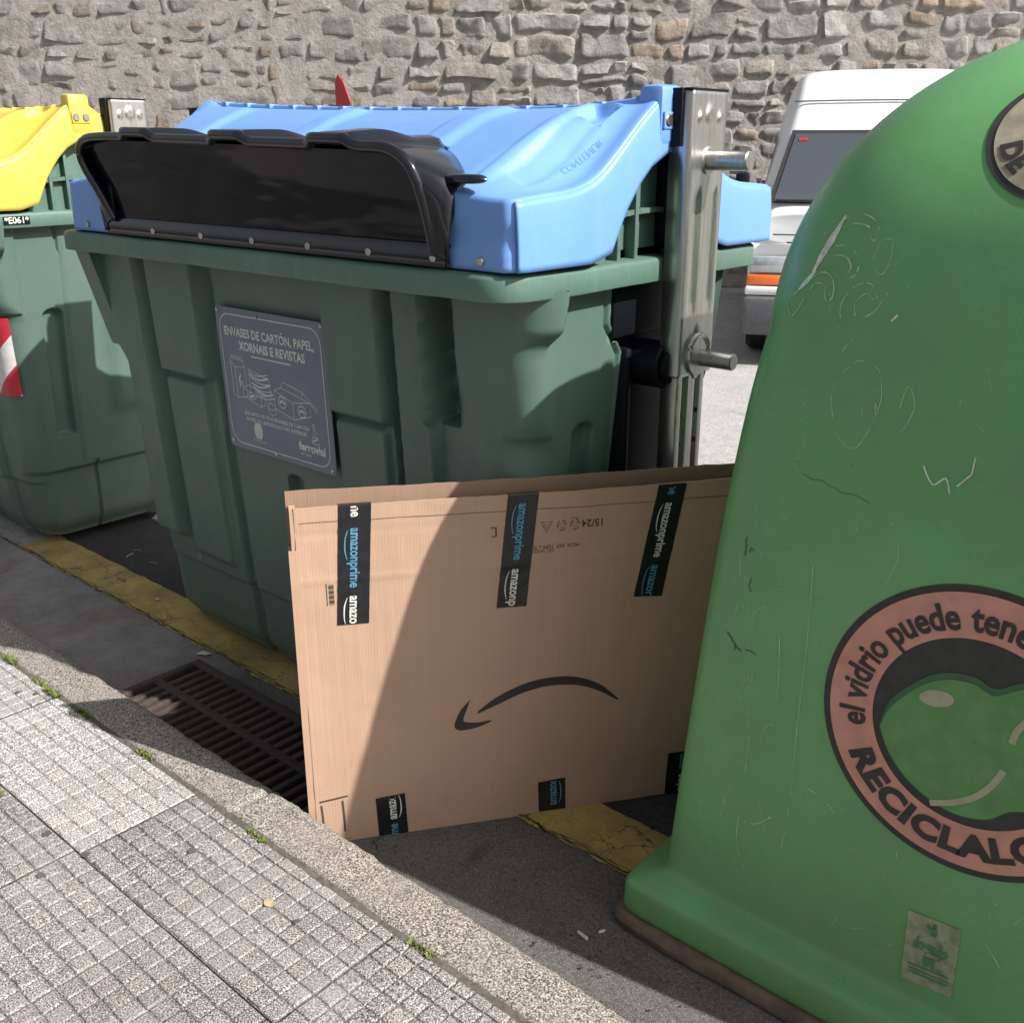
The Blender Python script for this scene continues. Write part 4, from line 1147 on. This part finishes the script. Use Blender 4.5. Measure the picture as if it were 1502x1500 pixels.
stroke(mb, [v[:] for v in curve([(-.12, .40), (-.02, .34), (.02, .42), (.06, .30), (-.02, .28)], 5)], .05, f3)
for v in (-.24, -.30, -.35): stroke(mb, [(-.38, v), (.40, v)], .018, f3)
put_text(mb, "TLF. 902 180 360", .07, lambda u, v: f3(u, v - .20))
mb.build('sticker_print', M['ink_green'], s3, smooth=False)
# scratched graffiti and drips
def O(x, z, off=.0012): return on(x - .016 * ss(z, .3, 1.2), z - .004, off)
SR = random.Random(77)
def scr(mb, pts, w, k=10):
    c = [v[:] for v in curve(pts, k)]; sd = SR.random() * 90; run = []
    wob = [(p[0] + .0012 * fbm(i * .3, sd), p[1] + .0012 * fbm(i * .3, sd + 5)) for i, p in enumerate(c)]
    for i, p in enumerate(wob):
        if fbm(i * .16, sd + 9) < -.28:
            if len(run) > 2: stroke(mb, [q[0] for q in run], [q[1] for q in run], O)
            run = []
        else: run.append((p, w * 1.25 * max(.15, .7 + 1.1 * fbm(i * .22, sd + 3))))
    if len(run) > 2: stroke(mb, [q[0] for q in run], [q[1] for q in run], O)
mb = MB()
scr(mb, [(-.862, 1.432), (-.842, 1.412), (-.818, 1.452), (-.800, 1.474), (-.782, 1.470), (-.776, 1.448), (-.764, 1.452), (-.764, 1.474), (-.778, 1.492), (-.802, 1.490), (-.830, 1.462), (-.858, 1.442)], .0018)
scr(mb, [(-.800, 1.490), (-.780, 1.520), (-.755, 1.524), (-.738, 1.510), (-.742, 1.492), (-.728, 1.494), (-.724, 1.514), (-.745, 1.540), (-.775, 1.540)], .0018)
scr(mb, [(-.805, 1.508), (-.785, 1.560), (-.765, 1.588), (-.735, 1.594), (-.706, 1.580), (-.702, 1.556), (-.714, 1.556), (-.720, 1.574), (-.745, 1.578), (-.770, 1.570)], .0018)
scr(mb, [(-.735, 1.405), (-.745, 1.440), (-.725, 1.475), (-.695, 1.482), (-.680, 1.458)], .0016)
scr(mb, [(-.715, 1.425), (-.718, 1.450), (-.700, 1.466), (-.685, 1.456)], .0012); scr(mb, [(-.705, 1.422), (-.68, 1.44), (-.662, 1.475)], .0015)
scr(mb, [(-.70, 1.53), (-.69, 1.555), (-.672, 1.552), (-.67, 1.52), (-.68, 1.50), (-.695, 1.51), (-.70, 1.53)], .001)
scr(mb, [(-.735, 1.31), (-.70, 1.35), (-.66, 1.34), (-.65, 1.28), (-.68, 1.20), (-.715, 1.21), (-.738, 1.27), (-.735, 1.31)], .001)
scr(mb, [(-.615, 1.28), (-.605, 1.32), (-.590, 1.29), (-.60, 1.25), (-.61, 1.24)], .0012)
for pts in ([(-.835, .56), (-.838, .45), (-.843, .34), (-.836, .29), (-.815, .25)], [(-.735, .96), (-.732, .80), (-.735, .60), (-.733, .45), (-.740, .34)], [(-.84, .70), (-.842, .62), (-.835, .56)],
            [(-.79, .80), (-.783, .70), (-.786, .66)], [(-.88, .40), (-.882, .35)], [(-.80, .42), (-.78, .37), (-.765, .35)], [(-.895, .95), (-.885, .90), (-.889, .82)], [(-.83, .36), (-.80, .37), (-.77, .40)],
            [(-.62, .60), (-.55, .62)], [(-.335, .34), (-.30, .30)], [(-.70, .50), (-.66, .485), (-.64, .47)], [(-.60, .95), (-.58, 1.02), (-.60, 1.08)], [(-.81, .56), (-.80, .60), (-.785, .605)]):
    scr(mb, pts, .0013)
for k in range(150):
    x = SR.uniform(-.93, .15); z = SR.uniform(.2, 1.6); a = SR.gauss(1.57, .5); l = SR.uniform(.01, .07) * SR.random()
    scr(mb, [(x, z), (x + l * .5 * math.cos(a) + SR.uniform(-.003, .003), z + l * .5 * math.sin(a)), (x + l * math.cos(a), z + l * math.sin(a))], SR.uniform(.0005, .0011), 5)
mb.build('scratches', M['scuff'], ig, smooth=False)
mb = MB(); stroke(mb, [(-.812, 1.492), (-.800, 1.520), (-.786, 1.550), (-.770, 1.590)], [.004, .012, .014, .003], O)
stroke(mb, [(-.838, 1.458), (-.822, 1.475), (-.806, 1.496)], [.003, .010, .004], O)
stroke(mb, [v[:] for v in curve([(-.56, 1.19), (-.54, 1.16), (-.52, 1.175), (-.51, 1.15)], 4)], .003, O); stroke(mb, [(-.50, 1.165), (-.48, 1.19), (-.478, 1.22)], .0025, O)
stroke(mb, [(-.65, 1.425), (-.64, 1.436)], .004, O)
mb.build('bare_scuffs', M['scuffw'], ig, smooth=False)
mb = MB(); rr = random.Random(9)
def wander(x, z, n, dx, dz, w):
    pts = [(x, z)]
    for k in range(n): x += dx + rr.uniform(-.006, .006); z += dz + rr.uniform(-.006, .006); pts.append((x, z))
    stroke(mb, pts, w, O)
wander(-.905, .77, 5, .008, -.006, .0028); wander(-.862, .745, 4, .007, .002, .002); wander(-.885, .752, 3, .0, -.009, .003); wander(-.878, .98, 4, .001, -.008, .0022); wander(-.87, .95, 3, .004, .001, .002)
wander(-.862, .90, 3, .002, -.008, .002); wander(-.775, 1.13, 8, .018, -.002, .0010)
mb.build('cracks', M['scuffd'], ig, smooth=False)

# ================================================================== CARDBOARD BOX (flattened, standing)
BD = Vector((math.cos(R(54.85)), math.sin(R(54.85)), 0)); BN = Vector((math.sin(R(54.85)), -math.cos(R(54.85)), 0))
P0 = Vector((-1.763, 1.414, 0)); BX0 = -.122
bo = empty('cardboard_box', (P0 + BD * BX0)[:]); bo.rotation_euler = (0, 0, R(54.85))
tag(bo, 'tall flattened brown cardboard box with black parcel tape and printed arrow smile', 'cardboard box')
# local frame: x along the panel, -y towards the viewer, z up
LB = 1.19
def fy(x, z):   # slight warp of the front panel
    cr_ = .004 * math.exp(-((x - .55) / .05) ** 2) * ss(z, .5, .9) + .003 * abs(fbm(x * 9, z * 5, 8)) ** 2
    return cr_ + .006 * math.sin(x * 5.2 + 1) * ss(z, 0, .9) + .003 * fbm(x * 3, z * 3) - .0018 * math.exp(-((z - .735) / .006) ** 2) + .0012 * math.exp(-((z - .852) / .003) ** 2)
def panel(y0, x0, x1, z1f, t, zmin=0., nx=90, nzz=110, wf=fy):
    mb = MB()
    F = []; Bk = []
    for i in range(nx + 1):
        x = x0 + (x1 - x0) * i / nx; zt = z1f(x); a = []; b = []
        for j in range(nzz + 1):
            z = zmin + (zt - zmin) * j / nzz; y = y0 + wf(x, z); a.append((x, y, z)); b.append((x, y + t, z))
        F.append(a); Bk.append(b)
    mb.grid(F); mb.grid(Bk, flip=True)
    mb.grid([[F[i][-1], Bk[i][-1]] for i in range(nx + 1)]); mb.grid([[F[i][0], Bk[i][0]] for i in range(nx + 1)], flip=True)
    mb.grid([[F[0][j], Bk[0][j]] for j in range(nzz + 1)]); mb.grid([[F[-1][j], Bk[-1][j]] for j in range(nzz + 1)], flip=True)
    return mb
ft = lambda x: (.9185 - .006 * x + .0012 * fbm(x * 40, 1) + .002 * fbm(x * 8, 3)) - .0
mb = panel(0, .012, LB, ft, .005); mb.build('front_panel', M['card'], bo, ang=50)
bt = lambda x: .948 - .014 * x + .0025 * fbm(x * 9, 5) + .001 * fbm(x * 50, 2)
bw = lambda x, z: interp(x, [(0, .030), (.45, .022), (.75, .030), (1.2, .040)]) * ss(z, .0, .8)
mb = panel(.018, -.004, LB - .01, bt, .005, wf=bw); mb.build('back_panel', M['cardin'], bo, ang=50)
# folded left edge: lower sleeve slightly proud and the creased side strips
mb = panel(.003, -.006, .016, lambda x: .815 + .004 * fbm(x * 200, 1), .040, wf=lambda x, z: .002 * fbm(3, z * 6), nx=4); mb.build('side_fold', M['card'], bo, ang=50)
mb = panel(.008, .002, .016, lambda x: .915, .036, wf=lambda x, z: .002 * fbm(5, z * 7), nx=3, zmin=.80); mb.build('side_fold', M['card'], bo, ang=50)
mb = MB(); mb.box(.010, LB - .02, .002, .036, .004, .009); mb.build('bottom_flap', M['cardin'], bo, smooth=False)
def bp(x, z, off=.0008): return (x - BX0, fy(x - BX0, z) - off, z)
def tapequad(name, q, txt, top=False):
    """q: TL, TR, BR, BL in panel metres"""
    mb = MB(); n = 5; m = 36
    def f(u, v):
        a = [q[0][i] + (q[1][i] - q[0][i]) * u for i in (0, 1)]; b = [q[3][i] + (q[2][i] - q[3][i]) * u for i in (0, 1)]
        x, z = a[0] + (b[0] - a[0]) * v, a[1] + (b[1] - a[1]) * v
        return x, z
    P = []
    for i in range(n + 1):
        row = []
        for j in range(m + 1):
            x, z = f(i / n, j / m); row.append(bp(x + .0006 * fbm(z * 60, i), z, .0011 + .0007 * abs(fbm(x * 30, z * 30, 2)) + .0008 * abs(fbm(x * 90, z * 14, 7))))
        P.append(row)
    if top:
        for i, row in enumerate(P):
            x, y, z = row[0]; P[i] = [(x, y + .030, z - .012), (x, y + .012, z + .003), (x, y + .0015, z + .0035)] + row
    mb.grid(P, flip=True); t = mb.build('parcel_tape', M['tape'], bo, ang=60)
    H = math.dist(q[0], q[3]); W = .076
    for k, (mt, items) in enumerate(txt.items()):
        mb = MB()
        for body, va, vb, turn in items:
            # va..vb: where the whole text would run along the strip; letters outside the strip are cut off
            vs, fs = text2d(body, .036, .0009)
            wd = max(v[0] for v in vs) * 2; out = []
            for a, b in vs:
                t_ = .5 + a / wd; t_ = t_ if turn > 0 else 1 - t_
                out.append((.52 + (b / W) * turn * .95, va + (vb - va) * t_))
            keep = [f_ for f_ in fs if all(.0 < out[i][1] < .995 and 0 < out[i][0] < 1 for i in f_)]
            mb.add([bp(*f(*uv), .0034) for uv in out], keep)
            if 'amazon' in body:
                k_ = 6.6 / 11 if 'prime' in body else 1.
                sm = curve([(0, 0), (.25, -.0065), (.60, -.0065), (.85, -.001)], 6)
                t0 = lambda q: (q * k_) if turn > 0 else 1 - q * k_
                pts = [(.52 + ((p.y - .0165) / W) * turn, va + (vb - va) * t0(.04 + p.x)) for p in sm]
                pts = [p for p in pts if 0 < p[1] < 1]
                if len(pts) > 3: stroke(mb, [f(*p) for p in pts], [.0010 + .0022 * math.sin(math.pi * i / (len(pts) - 1)) for i in range(len(pts))], lambda x, z: bp(x, z, .0034))
        mb.build('tape_print', M[mt], t, smooth=False)
AP = "amazonprime"
tapequad('t', [(-.008, .917), (.068, .916), (.049, .615), (-.027, .616)], {'tape_white': [(AP, -.42, .09, 1), (AP, .75, 1.26, 1)], 'tape_blue': [(AP, .18, .68, 1)]}, True)
tapequad('t', [(.394, .913), (.470, .913), (.440, .620), (.364, .622)], {'tape_white': [(AP, .65, 1.16, 1)], 'tape_blue': [(AP, .07, .57, 1)]}, True)
tapequad('t', [(.776, .909), (.852, .908), (.800, .610), (.722, .617)], {'tape_white': [(AP, .15, .64, 1)], 'tape_blue': [(AP, -.42, .08, 1), (AP, .71, 1.22, 1)]}, True)
tapequad('t', [(.042, .117), (.118, .123), (.123, .001), (.047, .001)], {'tape_white': [("amazon", -.12, .60, -1)], 'tape_blue': [(AP, .72, 1.95, -1)]})
tapequad('t', [(.475, .097), (.551, .101), (.553, .001), (.479, .001)], {'tape_blue': [("amazon", -.05, .80, -1)]})
tapequad('t', [(.845, .131), (.925, .131), (.925, .001), (.841, .001)], {'tape_blue': [("amazon", -.1, .42, -1)], 'tape_white': [(AP, .55, 1.5, -1)]})
# printed marks
mb = MB(); pf = lambda x, z: bp(x, z, .0009)
up = curve([(.314, .338), (.36, .370), (.43, .400), (.50, .411), (.57, .405), (.64, .373), (.694, .322)], 10)
lo = curve([(.312, .330), (.37, .352), (.44, .378), (.51, .387), (.58, .378), (.64, .352), (.692, .318)], 10)
mb.add([pf(p.x, p.y) for q in zip(up, lo) for p in q], [(2 * i, 2 * i + 1, 2 * i + 3, 2 * i + 2) for i in range(len(up) - 1)])
hd_o = curve([(.292, .372), (.268, .345), (.253, .310), (.256, .293), (.275, .287), (.312, .291), (.347, .303)], 8)
hd_i = curve([(.294, .374), (.284, .345), (.276, .322), (.278, .312), (.290, .308), (.315, .305), (.349, .308)], 8)
mb.add([pf(p.x, p.y) for q in zip(hd_o, hd_i) for p in q], [(2 * i, 2 * i + 1, 2 * i + 3, 2 * i + 2) for i in range(len(hd_o) - 1)])
mb.f = [f for f in mb.f]
mb.build('arrow_print', plain('arrow_ink', (.035, .030, .027), .6, 0, 0, .3, scale=120), bo, smooth=False)
mb = MB()
def ptx(b, size, x, z, rot=0, **k):
    c, s = math.cos(rot), math.sin(rot); put_text(mb, b, size, lambda u, v: pf(x + u * c - v * s, z + u * s + v * c), **k)
ptx("15/24", .026, .606, .829, math.pi, bold=.0004); ptx("MOX. REF. 1699 x 900mm", .0135, .500, .775, math.pi); ptx("DC W07/14", .0135, .475, .765, math.pi)
for cx_ in (.490, .528, .562):
    if cx_ == .490: stroke(mb, [(cx_ - .014, .840), (cx_ + .014, .840), (cx_, .812)], .0022, pf, True); stroke(mb, [(cx_ - .006, .833), (cx_ + .006, .833), (cx_, .822)], .0016, pf, True)
    else:
        for j in range(3):
            a0 = j * 2.1; stroke(mb, [(cx_ + .011 * math.cos(a), .828 + .013 * math.sin(a)) for a in [a0 + .25 * q for q in range(7)]], .0022, pf); stroke(mb, [(cx_ + .006 * math.cos(a), .828 + .006 * math.sin(a)) for a in [a0 + .3 * q for q in range(6)]], .0012, pf)
        stroke(mb, [(cx_ - .012, .845), (cx_ + .012, .845)], .0014, pf) if cx_ > .55 else None
stroke(mb, [(.352, .835), (.364, .835), (.364, .812), (.354, .812)], .004, pf)
# bar code and corner marks
for k in range(13): z = .672 + k * .0042; stroke(mb, [(-.042, z), (-.030, z)], .0012 + .0016 * (k * 7 % 3), pf)
stroke(mb, [(-.047, .67), (-.047, .727)], .0018, pf)
stroke(mb, [(-.100, .128), (-.028, .136)], .005, pf); stroke(mb, [(-.096, .118), (-.094, .085), (-.0935, .05)], .005, pf); stroke(mb, [(-.042, .124), (-.040, .065), (-.040, .03)], .005, pf)
mb.build('fine_print', plain('print_ink', (.06, .048, .04), .7), bo, smooth=False)
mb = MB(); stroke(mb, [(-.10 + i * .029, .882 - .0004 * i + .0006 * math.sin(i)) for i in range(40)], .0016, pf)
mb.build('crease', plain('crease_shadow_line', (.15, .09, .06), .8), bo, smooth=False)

# ================================================================== VAN
vn = empty('van', (-3.27, 8.05, 0)); vn.rotation_euler = (0, 0, R(27)); tag(vn, 'white high-roof van parked nose out in front of the stone wall', 'van')
mb = MB()
# body sections from front to back: (y, z_bottom, z_belt, z_roof, half width bottom, belt, roof)
HW = .985
def vsec(y, zb, zr, k, hw=HW):
    """closed ring of one cross-section; k = width at roof / width"""
    h = []; r = .16; top = zr
    pts = [(-hw * .96, zb), (-hw, zb + .10), (-hw * 1.0, .95), (-hw * (1 - (1 - k) * .25), 1.35), (-hw * (1 - (1 - k) * .75), zr - .30), (-hw * k + .01, zr - .12), (-hw * k + .07, zr - .035), (-hw * k + .18, zr)]
    full = pts + [(-x, z) for x, z in pts[::-1]]
    return [(x, y, z) for x, z in full]
secs = [vsec(.06, .42, 1.16, .97, .955), vsec(.03, .40, 1.20, .95, .965), vsec(.05, .40, 1.24, .93, .975), vsec(.16, .35, 1.33, .90), vsec(.30, .32, 1.55, .86), vsec(.46, .30, 1.80, .81), vsec(.55, .30, 1.97, .78), vsec(.66, .30, 2.12, .75), vsec(.84, .30, 2.26, .74), vsec(1.15, .30, 2.33, .74), vsec(2.4, .30, 2.36, .74), vsec(4.5, .30, 2.34, .74), vsec(4.62, .34, 2.29, .73)]
mb.grid(secs, flip=True)
n = len(secs[0]); mb.f.append(tuple(range(n))); m0 = (len(secs) - 1) * n; mb.f.append(tuple(m0 + k for k in range(n))[::-1])
bd = mb.build('body', M['vanwhite'], vn, ang=50, fix=True); sb_ = bd.modifiers.new('s', 'SUBSURF'); sb_.levels = 2; sb_.render_levels = 2
# windscreen lies on the raked face
def vf(z):  # y of the nose at height z
    return interp(z, [(1.20, .03), (1.24, .05), (1.33, .165), (1.55, .315), (1.80, .475), (1.97, .57)])
mb = MB()
def ws(x, z, off): return (x, vf(z) - off + .03 * (x / .9) ** 2 * 0, z)
rim_ = [(-.86, 1.27), (.86, 1.27), (.80, 1.80), (.775, 1.825), (-.775, 1.825), (-.80, 1.80)]
def wgrid(s, off, col=None):
    P = []
    for i in range(21):
        row = []
        for j in range(15):
            v = j / 14; z = 1.275 + (1.825 - 1.275) * (.5 + (v - .5) * s); hw = (.865 - (z - 1.27) * .27) * (.5 + s / 2) ; row.append(ws(-hw + 2 * hw * i / 20, z, off))
        P.append(row)
    return P
mb.grid(wgrid(1., .020)); mb.build('windscreen_seal', M['rubber'], vn)
mb = MB(); mb.grid(wgrid(.90, .028)); mb.build('windscreen', M['glass'], vn)
mb = MB(); mb.add([ws(-.66, 1.765, .034), ws(-.59, 1.765, .034), ws(-.59, 1.745, .034), ws(-.66, 1.745, .034)], [(0, 1, 2, 3)]); mb.build('sticker', M['red'], vn, smooth=False)
for sx in (-.80, .05):
    mb = MB(); mb.tube([ws(sx, 1.30, .045), ws(sx + .35, 1.298, .05), ws(sx + .62, 1.292, .05)], .009, 8); mb.build('wiper', M['rubber'], vn)
mb = MB(); mb.bbox(-.80, .80, -.012, .03, 1.035, 1.045, .002); mb.build('bonnet_seam', M['vangrey'], vn)
for sx in (-1, 1):
    mb = MB(); a, b = sorted((sx * .96, sx * .62)); mb.bbox(a, b, -.010, .10, .74, .87, .02); mb.build('headlight', M['lamp'], vn)
    mb = MB(); a, b = sorted((sx * .975, sx * .62)); mb.bbox(a, b, -.018, .10, .645, .725, .014); mb.build('indicator', M['orange'], vn)
mb = MB(); mb.bbox(-.60, .60, -.010, .08, .70, .87, .01)
mb.build('grille', M['vangrey'], vn)
mb = MB(); mb.bbox(-.985, .985, -.05, .20, .565, .635, .02); mb.build('bumper_strip', M['vanwhite'], vn)
mb = MB(); mb.bbox(-1.0, 1.0, -.11, .25, .25, .56, .05); mb.build('bumper', M['vangrey'], vn)
for sx in (-1, 1):
    for yy_ in (.75, 3.7):
        mb = MB(); mb.cyl((sx * .72, yy_, .32), (sx * .965, yy_, .32), .32, n=32, bev=.04); wh = mb.build('wheel', M['rubber'], vn)
        mb = MB(); mb.cyl((sx * .955, yy_, .32), (sx * .975, yy_, .32), .19, n=24, bev=.01); mb.build('rim', M['chrome'], wh)
mb = MB(); mb.bbox(-.80, .80, .3, 1.0, .12, .40, .03); mb.build('underbody', M['rubber'], vn)
for sx in (-1, 1):
    mb = MB(); a, b = sorted((sx * 1.02, sx * 1.13)); mb.bbox(a, b, .22, .30, 1.30, 1.50, .02); mb.tube([(sx * .93, .34, 1.36), (sx * 1.03, .28, 1.38)], .014, 8); mb.build('mirror', M['blackmat'], vn)
    mb = MB(); q = [(sx * .955, .50, 1.30), (sx * .955, 1.35, 1.30), (sx * .85, 1.35, 1.78), (sx * .85, .75, 1.78)]
    q = [(x + sx * .012, y, z) for x, y, z in q]; mb.add(q, [(0, 1, 2, 3)]); mb.build('side_window', M['glass'], vn, smooth=False)
mb = MB(); P = [[(-.845 + 1.69 * i / 12, .62 + .0 * i, 2.055 + .0 * i) for i in range(13)]]
mb.tube([(-.72, .606, 2.045), (-.4, .592, 2.05), (.4, .592, 2.05), (.72, .606, 2.045)], .007, 6); mb.build('roof_seam', M['vangrey'], vn)

# ================================================================== SMALL THINGS
def weed(x, y, z, n, h, label, seed):
    rr = random.Random(seed); mb = MB()
    for k in range(n):
        a = rr.uniform(0, 6.28); l = h * rr.uniform(.5, 1.2); bx, by = rr.uniform(-.03, .03) * 1.2, rr.uniform(-.008, .008)
        lean = rr.uniform(.3, 1.1); dx, dy = math.cos(a) * lean * l, math.sin(a) * lean * l; w_ = rr.uniform(.0012, .003)
        px_, py_ = -math.sin(a) * w_, math.cos(a) * w_
        pts = [(bx, by, 0), (bx + dx * .4, by + dy * .4, l * .6), (bx + dx, by + dy, l * .85)]
        mb.add([(pts[0][0] - px_, pts[0][1] - py_, 0), (pts[0][0] + px_, pts[0][1] + py_, 0), (pts[1][0] + px_, pts[1][1] + py_, pts[1][2]), (pts[1][0] - px_, pts[1][1] - py_, pts[1][2]), pts[2]], [(0, 1, 2, 3), (3, 2, 4)])
    return tag(mb.build('weed', M['leaf'], smooth=False, loc=(x, y, z)), label, 'weed', 'weeds in the kerb joint')
weed(-3.19, 1.160, .117, 130, .022, 'bright green weed tuft at the left edge where kerb meets paving', 1)
weed(-2.98, 1.155, .117, 70, .014, 'flat yellowish weed in the kerb joint right of the first tuft', 2)
weed(-2.88, 1.150, .117, 130, .020, 'dense green weed tuft beside the pale paving slabs above the shadow', 3)
weed(-2.70, 1.155, .117, 80, .014, 'small dark green weed touching the tip of the box shadow on the kerb', 4)
weed(-2.36, 1.158, .117, 60, .018, 'small upright weed in shade of the kerb joint', 5)
weed(-1.84, 1.152, .117, 60, .010, 'little yellow green moss tuft near the dark paving spot', 6)
weed(-1.27, 1.158, .117, 70, .010, 'pale yellow moss tuft in the kerb joint nearest the camera', 7)
weed(-2.50, .815, .117, 120, .009, 'low brownish green moss between pavement slabs', 8)
def flat(name, x, y, z, pts, mat, label, cat, group=None, rot=0, curl=.003):
    mb = MB(); c, s = math.cos(rot), math.sin(rot); n = len(pts)
    top = [(u * c - v * s, u * s + v * c, curl * (1 + math.sin(i * 2.1)) + .0015) for i, (u, v) in enumerate(pts)]
    mb.add(top + [(a, b, q - .001) for a, b, q in top], [tuple(range(n)), tuple(range(n, 2 * n))[::-1]] + [(i, n + i, n + (i + 1) % n, (i + 1) % n) for i in range(n)])
    return tag(mb.build(name, mat, smooth=False, loc=(x, y, z)), label, cat, group)
def butt(x, y, z, l, r, a, label):
    mb = MB(); c, s = math.cos(a), math.sin(a); mb.cyl((-c * l / 2, -s * l / 2, r), (c * l / 2, s * l / 2, r), r, n=12, bev=.0008)
    return tag(mb.build('cigarette_butt', M['butt'], loc=(x, y, z)), label, 'cigarette butt', 'litter in the gutter')
butt(-1.115, 1.515, .001, .030, .0042, R(-8), 'white cigarette butt on the gutter left of the bottle bank corner')
butt(-1.090, 1.555, .001, .016, .0035, R(60), 'short stubbed butt right beside the bottle bank base')
flat('paper_scrap', -2.700, 1.345, .005, [(-.02, -.008), (.012, -.012), (.022, .004), (.0, .014), (-.018, .006)], M['paper'], 'white paper scrap on the kerb side corner of the drain grate', 'paper scrap', 'litter in the gutter', .2)
flat('paper_scrap', -2.965, 1.720, .004, [(-.025, -.010), (.02, -.014), (.026, .010), (-.012, .016)], M['paper'], 'grey plastic wrapper scrap near the yellow line above the grate', 'wrapper scrap', 'litter in the gutter', .5)
flat('paper_scrap', -3.50, 1.86, .006, [(-.010, -.006), (.010, -.006), (.010, .006), (-.008, .008)], M['paper'], 'tiny white scrap on the yellow line left of the blue container', 'paper scrap', 'litter in the gutter', .9)
flat('dry_leaf', -2.555, 1.352, .005, [(-.018, -.006), (.0, -.012), (.02, 0), (.004, .011), (-.016, .006)], M['dryleaf'], 'pale curled leaf on the grate bars next to the kerb', 'leaf', 'litter in the gutter', .1)
flat('dry_leaf', -2.79, 1.345, .005, [(-.018, -.006), (.0, -.008), (.02, 0), (.004, .009), (-.016, .006)], M['dryleaf'], 'brown leaf at the left end of the grate next to the kerb', 'leaf', 'litter in the gutter', .4)
flat('dry_leaf', -1.62, 1.03, .121, [(.014 * math.cos(a), .011 * math.sin(a)) for a in [k * .52 for k in range(12)]], plain('ochre_leaf', (.42, .34, .19), .8), 'round ochre petal on the grey paving near the bottom edge', 'leaf', None, 0, .001)
rr = random.Random(21)
twig_sp = [(-4.05, 2.08, .9), (-4.02, 2.03, 2.0), (-3.86, 2.05, .2), (-3.92, 1.90, .1), (-3.75, 1.93, 1.4), (-3.35, 1.80, 2.6), (-3.02, 1.66, 2.9), (-2.28, 1.72, 2.7)]
for i, (x, y, a) in enumerate(twig_sp):
    l = rr.uniform(.03, .06) if i < 7 else .10; mb = MB(); mb.tube([(-l / 2, 0, .002), (0, .004, .003), (l / 2, 0, .002)], .0012, 5)
    o = tag(mb.build('straw', M['paper'] if i % 2 else plain('straw', (.40, .36, .26), .8), loc=(x, y, .004)), None, 'straw', 'dry straws on the ground'); o.rotation_euler = (0, 0, a)
    o['label'] = ['pale straw on dark asphalt between the containers', 'thin straw crossing near the left container base', 'straw near the middle of the dark asphalt gap', 'straw at the far edge of the yellow line', 'straw lying on the yellow line by the dark asphalt', 'short straw on the yellow line next to the blue container corner', 'thin straw on concrete left of the drain grate', 'long straw behind the grate beside the box'][i]
# dark crumbs scattered on the gutter, uncountable litter
mb = MB(); rr = random.Random(33)
for k in range(420):
    if k < 120: x = rr.gauss(-1.06, .10); y = rr.gauss(1.50, .07)
    elif k < 260: x = rr.uniform(-4.6, -.7); y = rr.gauss(1.755, .025)
    else: x = rr.uniform(-4.6, -.5); y = rr.uniform(1.31, 2.0)
    if y < 1.31 or (GX0 < x < GX1 and y < GY1): continue
    s_ = rr.uniform(.001, .0055) * (1 if k < 260 else .7); a = rr.uniform(0, 6.28); q = []
    for j in range(5): r_ = s_ * rr.uniform(.4, 1.3); q.append((x + r_ * math.cos(a + j * 1.256), y + r_ * math.sin(a + j * 1.256) * .6, .004 + rr.uniform(0, .002)))
    mb.add(q, [(0, 1, 2, 3, 4)])
tag(mb.build('dirt_crumbs', M['darkleaf'], smooth=False), 'dark crumbs of dirt and leaf litter scattered over the gutter', 'litter', kind='stuff')
mb = MB()
for k in range(500):
    x = rr.uniform(-4.6, -.5); y = rr.uniform(1.31, 1.75)
    if (GX0 < x < GX1 and y < GY1): continue
    s_ = rr.uniform(.0008, .0025); q = [(x + s_ * math.cos(j * 1.57), y + s_ * math.sin(j * 1.57), .003) for j in range(4)]; mb.add(q + [(x, y, .003 + s_)], [(0, 1, 4), (1, 2, 4), (2, 3, 4), (3, 0, 4)])
tag(mb.build('pale_grit', M['kerb'], smooth=False), 'pale grit and sand grains lying in the gutter', 'grit', kind='stuff')
